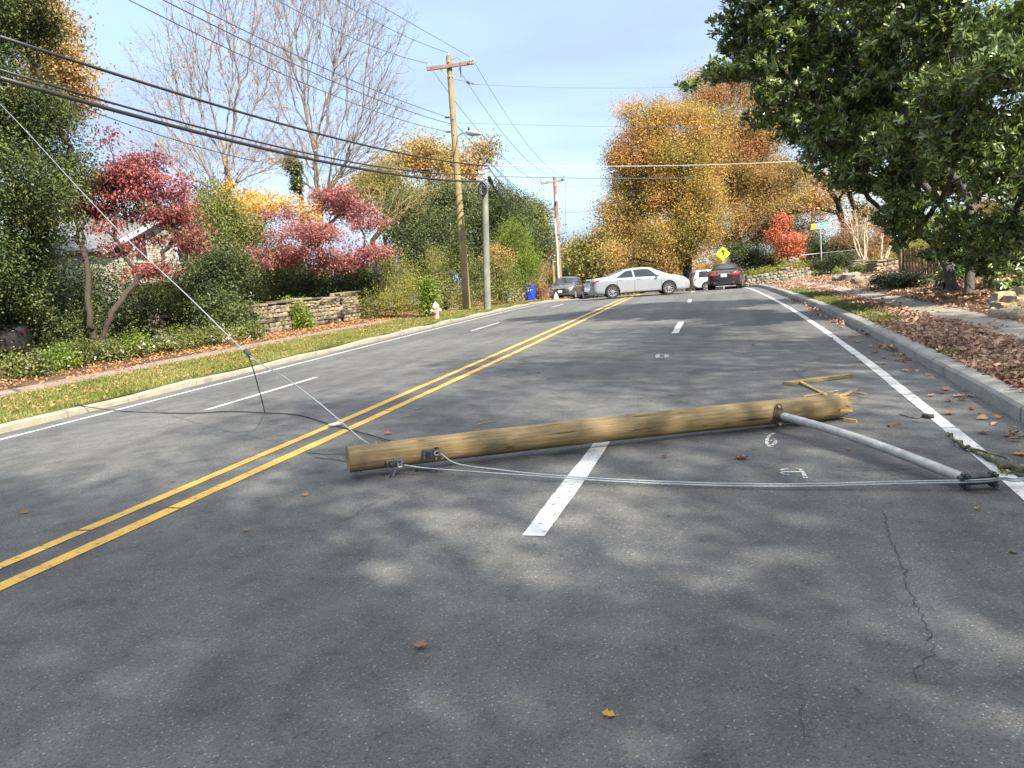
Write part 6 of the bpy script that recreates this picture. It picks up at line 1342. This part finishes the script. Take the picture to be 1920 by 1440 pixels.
for sd_ in (-1, 1):
    mb = MB(); mb.cyl(p+[sd_*.24, .24, .11], p+[sd_*.30, .24, .11], .11, n=18); mb.build('wheel', M['rubber'], bn)
mb = MB(); y_ = -.335
for k in range(3):
    a = k*2*math.pi/3+math.pi/2; c = p+[-.06+.075*math.cos(a), y_, .70+.075*math.sin(a)]; mb.box(c, (.11, .006, .035), rotm(0, -(a+math.pi/2), 0), ch=.002)
mb.build('emblem', M['sign_white'], bn)

def text_mesh(txt, size, mat, name, parent, M4, ext=.003):
    cu = bpy.data.curves.new('t', 'FONT'); cu.body = txt; cu.size = size; cu.align_x = 'CENTER'; cu.align_y = 'CENTER'; cu.extrude = ext
    to = bpy.data.objects.new('t', cu); C.objects.link(to); bpy.context.view_layer.update(); dg = bpy.context.evaluated_depsgraph_get()
    me = bpy.data.meshes.new_from_object(to.evaluated_get(dg)); bpy.data.objects.remove(to); bpy.data.curves.remove(cu)
    me.transform(M4); me.materials.clear(); me.materials.append(mat); o = bpy.data.objects.new(name, me); C.objects.link(o); o.parent = parent; return o
p = below(1541, 519, 47); ss_ = empty('street_sign', p); tag(ss_, 'green and amber street name sign on a thin steel post at the right', 'street sign')
tp = at(1539.5, 431, 47); hS = tp[2]-p[2]
mb = MB(); mb.cyl(p-[0, 0, .2], p+[0, 0, hS+.05], .035, n=12); mb.build('post', M['galv'], ss_)
yaw = R(14); bd = np.array([math.cos(yaw), math.sin(yaw), .05]); bd /= np.linalg.norm(bd); nn = np.array([math.sin(yaw), -math.cos(yaw), 0]); Rb = np.stack([bd, -nn, np.cross(bd, -nn)], 1)
bc = p+[0, 0, hS+.24]
mb = MB(); mb.box(bc+bd*.20, (.96, .02, .32), Rb, ch=.004); gbl = mb.build('name_blade', M['sign_green'], ss_)
mb = MB(); mb.box(bc-bd*.46, (.34, .022, .34), Rb, ch=.004); mb.build('amber_panel', M['sign_yellow'], ss_)
fr = MB()
for z in (-.145, .145): fr.box(bc+bd*.20+nn*.012+Rb[:, 2]*z, (.93, .004, .010), Rb)
for x in (-.26, .66): fr.box(bc+bd*x+nn*.012, (.015, .004, .27), Rb)
fr.build('border', M['sign_white'], gbl)
T4 = Matrix.Translation(Vector((bc+bd*.20+nn*.014-np.array(ss_.location)).tolist())) @ Matrix(np.stack([bd, Rb[:, 2], nn], 1).tolist()).to_4x4()
text_mesh('The Glen', .215, M['sign_white'], 'lettering', gbl, T4)
p = below(1356, 520, 50); pc = at(1355.5, 476, 50); ws_ = empty('crosswalk_sign', p); tag(ws_, 'lime yellow diamond sign with a black walking figure above the black sedan', 'traffic sign')
mb = MB(); mb.box((p+pc)/2+[0, .03, .1], (.06, .05, pc[2]-p[2]+.7), ch=.01); mb.build('post', M['galv'], ws_)
def dia(r, mat, nm, y, par_, t=.006):
    mb = MB(); v = [(r, 0), (0, r), (-r, 0), (0, -r)]; Mt = Matrix(((1, 0, 0, pc[0]), (0, 0, -1, pc[1]+y), (0, 1, 0, pc[2]), (0, 0, 0, 1))); mb.prism(v, Mt, t); return mb.build(nm, mat, par_)
rD = 14.2/FPX*50; pn = dia(rD, M['sign_black'], 'panel', 0, ws_); dia(rD*.95, M['sign_lime'], 'lime_face', -.008, pn)
mb = MB(); Mt = Matrix(((1, 0, 0, pc[0]), (0, 0, -1, pc[1]-.016), (0, 1, 0, pc[2]), (0, 0, 0, 1))); s_ = rD/1.0
for poly in ([(.055*math.cos(t)-.03, .055*math.sin(t)+.48) for t in np.linspace(0, 6.283, 13)[:-1]], [(-.10, .40), (.06, .40), (.11, .05), (.08, -.06), (-.06, -.06), (-.10, .1)],
             [(-.08, .36), (-.13, .38), (-.28, .12), (-.24, .08), (-.09, .26)], [(.05, .38), (.10, .36), (.25, .18), (.23, .02), (.18, .03), (.18, .15), (.07, .26)],
             [(-.07, -.05), (.04, -.05), (-.08, -.30), (-.16, -.52), (-.25, -.50), (-.17, -.26)], [(0, -.05), (.09, -.05), (.17, -.28), (.26, -.50), (.17, -.54), (.08, -.30)]):
    q = (np.array(poly)+[.01, .02])*s_*[1.25, 1.28]; ar_ = .5*sum(q[i][0]*q[(i+1) % len(q)][1]-q[(i+1) % len(q)][0]*q[i][1] for i in range(len(q))); mb.prism(q if ar_ > 0 else q[::-1], Mt, .004)
mb.build('walking_figure', M['sign_black'], pn)
# little things by the parked SUV
p = below(1043, 565, 54.5); mb = MB(); mb.lathe([(.001, -.02), (.22, -.02), (.20, .08), (.12, .30), (.05, .45), (.03, .52), (.001, .53)], p, 12); tag(mb.build('white_bag', M['hyd_white'], origin=p), 'white knotted bag on the kerb beside the grey SUV', 'bag')
wire('fallen_wire', 'pale wire strung low in front of the dark rhododendrons', crv([at(1500, 479, 47), at(1540, 474.5, 47), at(1580, 471, 46), at(1616, 467, 45)]), .018, M['wire_lt'])
wire('fallen_wire', 'short pale wire beside the right end of the street name blade', [at(1557, 430.5, 48), at(1580, 427.5, 48)], .012, M['wire_lt'])

# ------------------------------------------------------------------ debris on the road
def board(name, label, pa, pb, wd, th, mat, lift=0., cat='wood piece', group=None, jag=True):
    a = hit(*pa)+[0, 0, th/2+.003+lift]; b = hit(*pb)+[0, 0, th/2+.003]; d = b-a; L = np.linalg.norm(d); d /= L; s = np.cross([0, 0, 1], d); s /= np.linalg.norm(s); u_ = np.cross(d, s); mb = MB()
    k = 7; V = []; 
    for i, t in enumerate(np.linspace(0, 1, k)):
        w_ = wd*(1+.06*rng.normal())/2; jg = np.array([.03*rng.random()*(1 if i == k-1 else -1) if i in (0, k-1) and jag else 0 for _ in range(4)])
        for (x, y), j in zip(((-1, -1), (1, -1), (1, 1), (-1, 1)), jg): V.append(a+d*(L*t+j)+s*x*w_+u_*y*th/2)
    F = [(i*4+t, i*4+(t+1) % 4, (i+1)*4+(t+1) % 4, (i+1)*4+t) for i in range(k-1) for t in range(4)]+[(3, 2, 1, 0), tuple((k-1)*4+t for t in range(4))]
    mb.add(np.array(V), F); o = mb.build(name, M[mat], origin=a); tag(o, label, cat, group); return o
board('broken_board', 'flat brown board torn off the pole lying beyond its broken end', (1476, 722), (1592, 707), .11, .035, 'lumber')
board('wood_splinter', 'long pale splinter leaning from the board toward the broken pole', (1498, 719), (1548, 742), .035, .015, 'pine_end', .02)
board('wood_chip', 'short thick wood chip just below the broken end of the pole', (1585, 790), (1602, 792), .035, .025, 'pine_end')
board('wood_chip', 'small dark sliver right of the broken end, level with its top', (1606, 738), (1621, 740), .025, .012, 'lumber')
board('wood_chip', 'greyish sliver lying on the road between the arm and the edge line', (1668, 801), (1683, 798), .022, .018, 'fence_wood')
board('wood_chip', 'long pale sliver on the road above the middle of the fallen pole', (900, 796), (924, 791), .02, .008, 'pine_end')
board('wood_chip', 'short pale sliver on the road right of the double yellow line', (779, 768), (790, 766), .018, .006, 'pine_end')
board('wood_chip', 'tiny yellowish sliver on the road between yellow line and pole', (757, 782), (766, 781), .018, .006, 'pine_end')
br_ = crv([hit(*p)+[0, 0, z] for p, z in (((1778, 816), .02), ((1795, 835), .03), ((1812, 845), .03), ((1834, 856), .03), ((1859, 869), .035), ((1888, 887), .04), ((1925, 894), .05), ((1990, 900), .05))], 8)
mb = MB(); n_ = len(br_); rr = np.linspace(.010, .026, n_)*(1+.10*np.sin(np.arange(n_)*.7)+.04*rng.normal(size=n_)); br_[1:-1] += rng.normal(0, .008, (n_-2, 3)); mb.tube(br_, rr, 12)
brn = empty('fallen_branch', br_[0]); tag(brn, 'lichen-covered fallen branch lying over the right edge line', 'branch'); o = mb.build('limb', M['lichen'], brn, smooth=True)
p = hit(1895, 880); mb = MB(); mb.tube(crv([br_[-16], p+[.02, .05, .06], p+[-.10, .25, .10]]), [.008]*20+[.004], 6); mb.build('twig', M['lichen'], brn)
mb = MB(); P = np.array([hit(1868+rng.random()*35, 888+rng.random()*6)+[0, 0, .012] for _ in range(12)]); leaves(mb, P, 4, .012, .022, .014); mb.build('moss_tuft', M['lf_yel'], brn)
wire('fallen_twig', 'thin bent twig on the road touching the edge line above the arm', crv([gpt(1688, 776, .01), gpt(1705, 781, .012), gpt(1720, 783, .012), gpt(1727, 779, .015)]), .006, M['bark_grey'], cat='twig')
mb = MB(); p = hit(1740, 784); rock(mb, p+[0, 0, .015], (.05, .03, .02), .3); tag(mb.build('asphalt_lump', M['tar'], origin=p), 'small black lump at the nick in the white edge line', 'lump')

def fallen_leaf(px, py, L, col, label, group=None, yaw=None, lift=.012):
    L = L*.72; p = hit(px, py); a = rng.random()*6.3 if yaw is None else yaw; mb = MB()
    T = np.array([[math.cos(a), math.sin(a), .12]]); T /= np.linalg.norm(T); N = np.array([[.25*rng.normal(), .25*rng.normal(), 1.]]); N = unit(N-T*(N*T).sum(1)[:, None])
    # lobed, curled leaf blade
    k = 11; t = np.linspace(0, 1, k); wv = np.sin(t*math.pi)**.6*(1+.38*np.sin(t*16+a))*.33*L; Bv = np.cross(T, N)[0]; Tv, Nv = T[0], N[0]
    c = p+[0, 0, lift]; mid = [c+Tv*(x-.5)*L+Nv*(.10*L*(2*x-1)**2) for x in t]
    V = np.array([m+Bv*w_*s_+Nv*abs(s_)*w_*.45 for m, w_ in zip(mid, wv) for s_ in (-1, 0, 1)])
    F = [(i*3+j, i*3+j+1, (i+1)*3+j+1, (i+1)*3+j) for i in range(k-1) for j in range(2)]; mb.add(V, F)
    mb.tube(np.array([mid[0], mid[0]-Tv*L*.3+Nv*.01]), .0015, 4)
    o = mb.build('fallen_leaf', M[col], origin=p, smooth=False); tag(o, label, 'leaf', group or 'leaves lying on the road'); return o
for px, py, L, col, lb in [(790, 1215, .085, 'lf_brown', 'curled brown leaf alone in the foreground left of centre'), (1141, 1346, .07, 'lf_gold', 'narrow amber leaf near the bottom edge right of centre'), (1392, 862, .16, 'lf_brown', 'largest crinkled brown leaf beneath the steel arm'),
        (1246, 858, .09, 'lf_brown', 'reddish brown leaf right of the lane dash below the pole'), (573, 931, .08, 'lf_brown', 'small tan leaf below the sawn end of the pole'), (727, 815, .12, 'lf_scarlet', 'reddish leaf stuck beside the cable behind the pole'),
        (46, 963, .09, 'lf_brown', 'brown leaf by the left edge above the yellow lines'), (1832, 957, .06, 'lf_gold', 'tan leaf below the clamp near the edge line'), (1899, 1040, .07, 'lf_mid', 'greyish green leaf close to the right edge'), (461, 998, .06, 'lf_brown', 'tiny brown leaf near the double line at lower left'),
        (1657, 684, .12, 'lf_brown', 'brown leaf just inside the edge line below the grass strip'), (1412, 648, .12, 'lf_brown', 'dark leaf alone in the right lane far up the road'), (1560, 628, .13, 'lf_brown', 'dark leaf left of the edge line near the far grass'), (1010, 700, .1, 'lf_brown', 'speck of a leaf right of the yellow lines beyond the pole'),
        (325, 905, .07, 'lf_brown', 'small leaf left of the yellow lines by the left foreground'), (1590, 845, .07, 'lf_brown', 'brown leaf between the arm and the numeral')]:
    fallen_leaf(px, py, L, col, lb)
for k in range(34):
    s_ = 4+18*rng.random()**1.3; u_ = 6.4-abs(rng.normal())*.22; P = xyz(s_, u_); v = Vector((P-np.array([0, 0, EYE])).tolist()); px = 960+FPX*v.dot(_r)/v.dot(_f); py = 720-FPX*v.dot(_u)/v.dot(_f)
    fallen_leaf(px, py, .10+.07*rng.random(), ['lf_brown', 'litter', 'lf_brown'][k % 3], 'curled brown leaf in the gutter between edge line and right kerb', 'leaves in the right gutter')
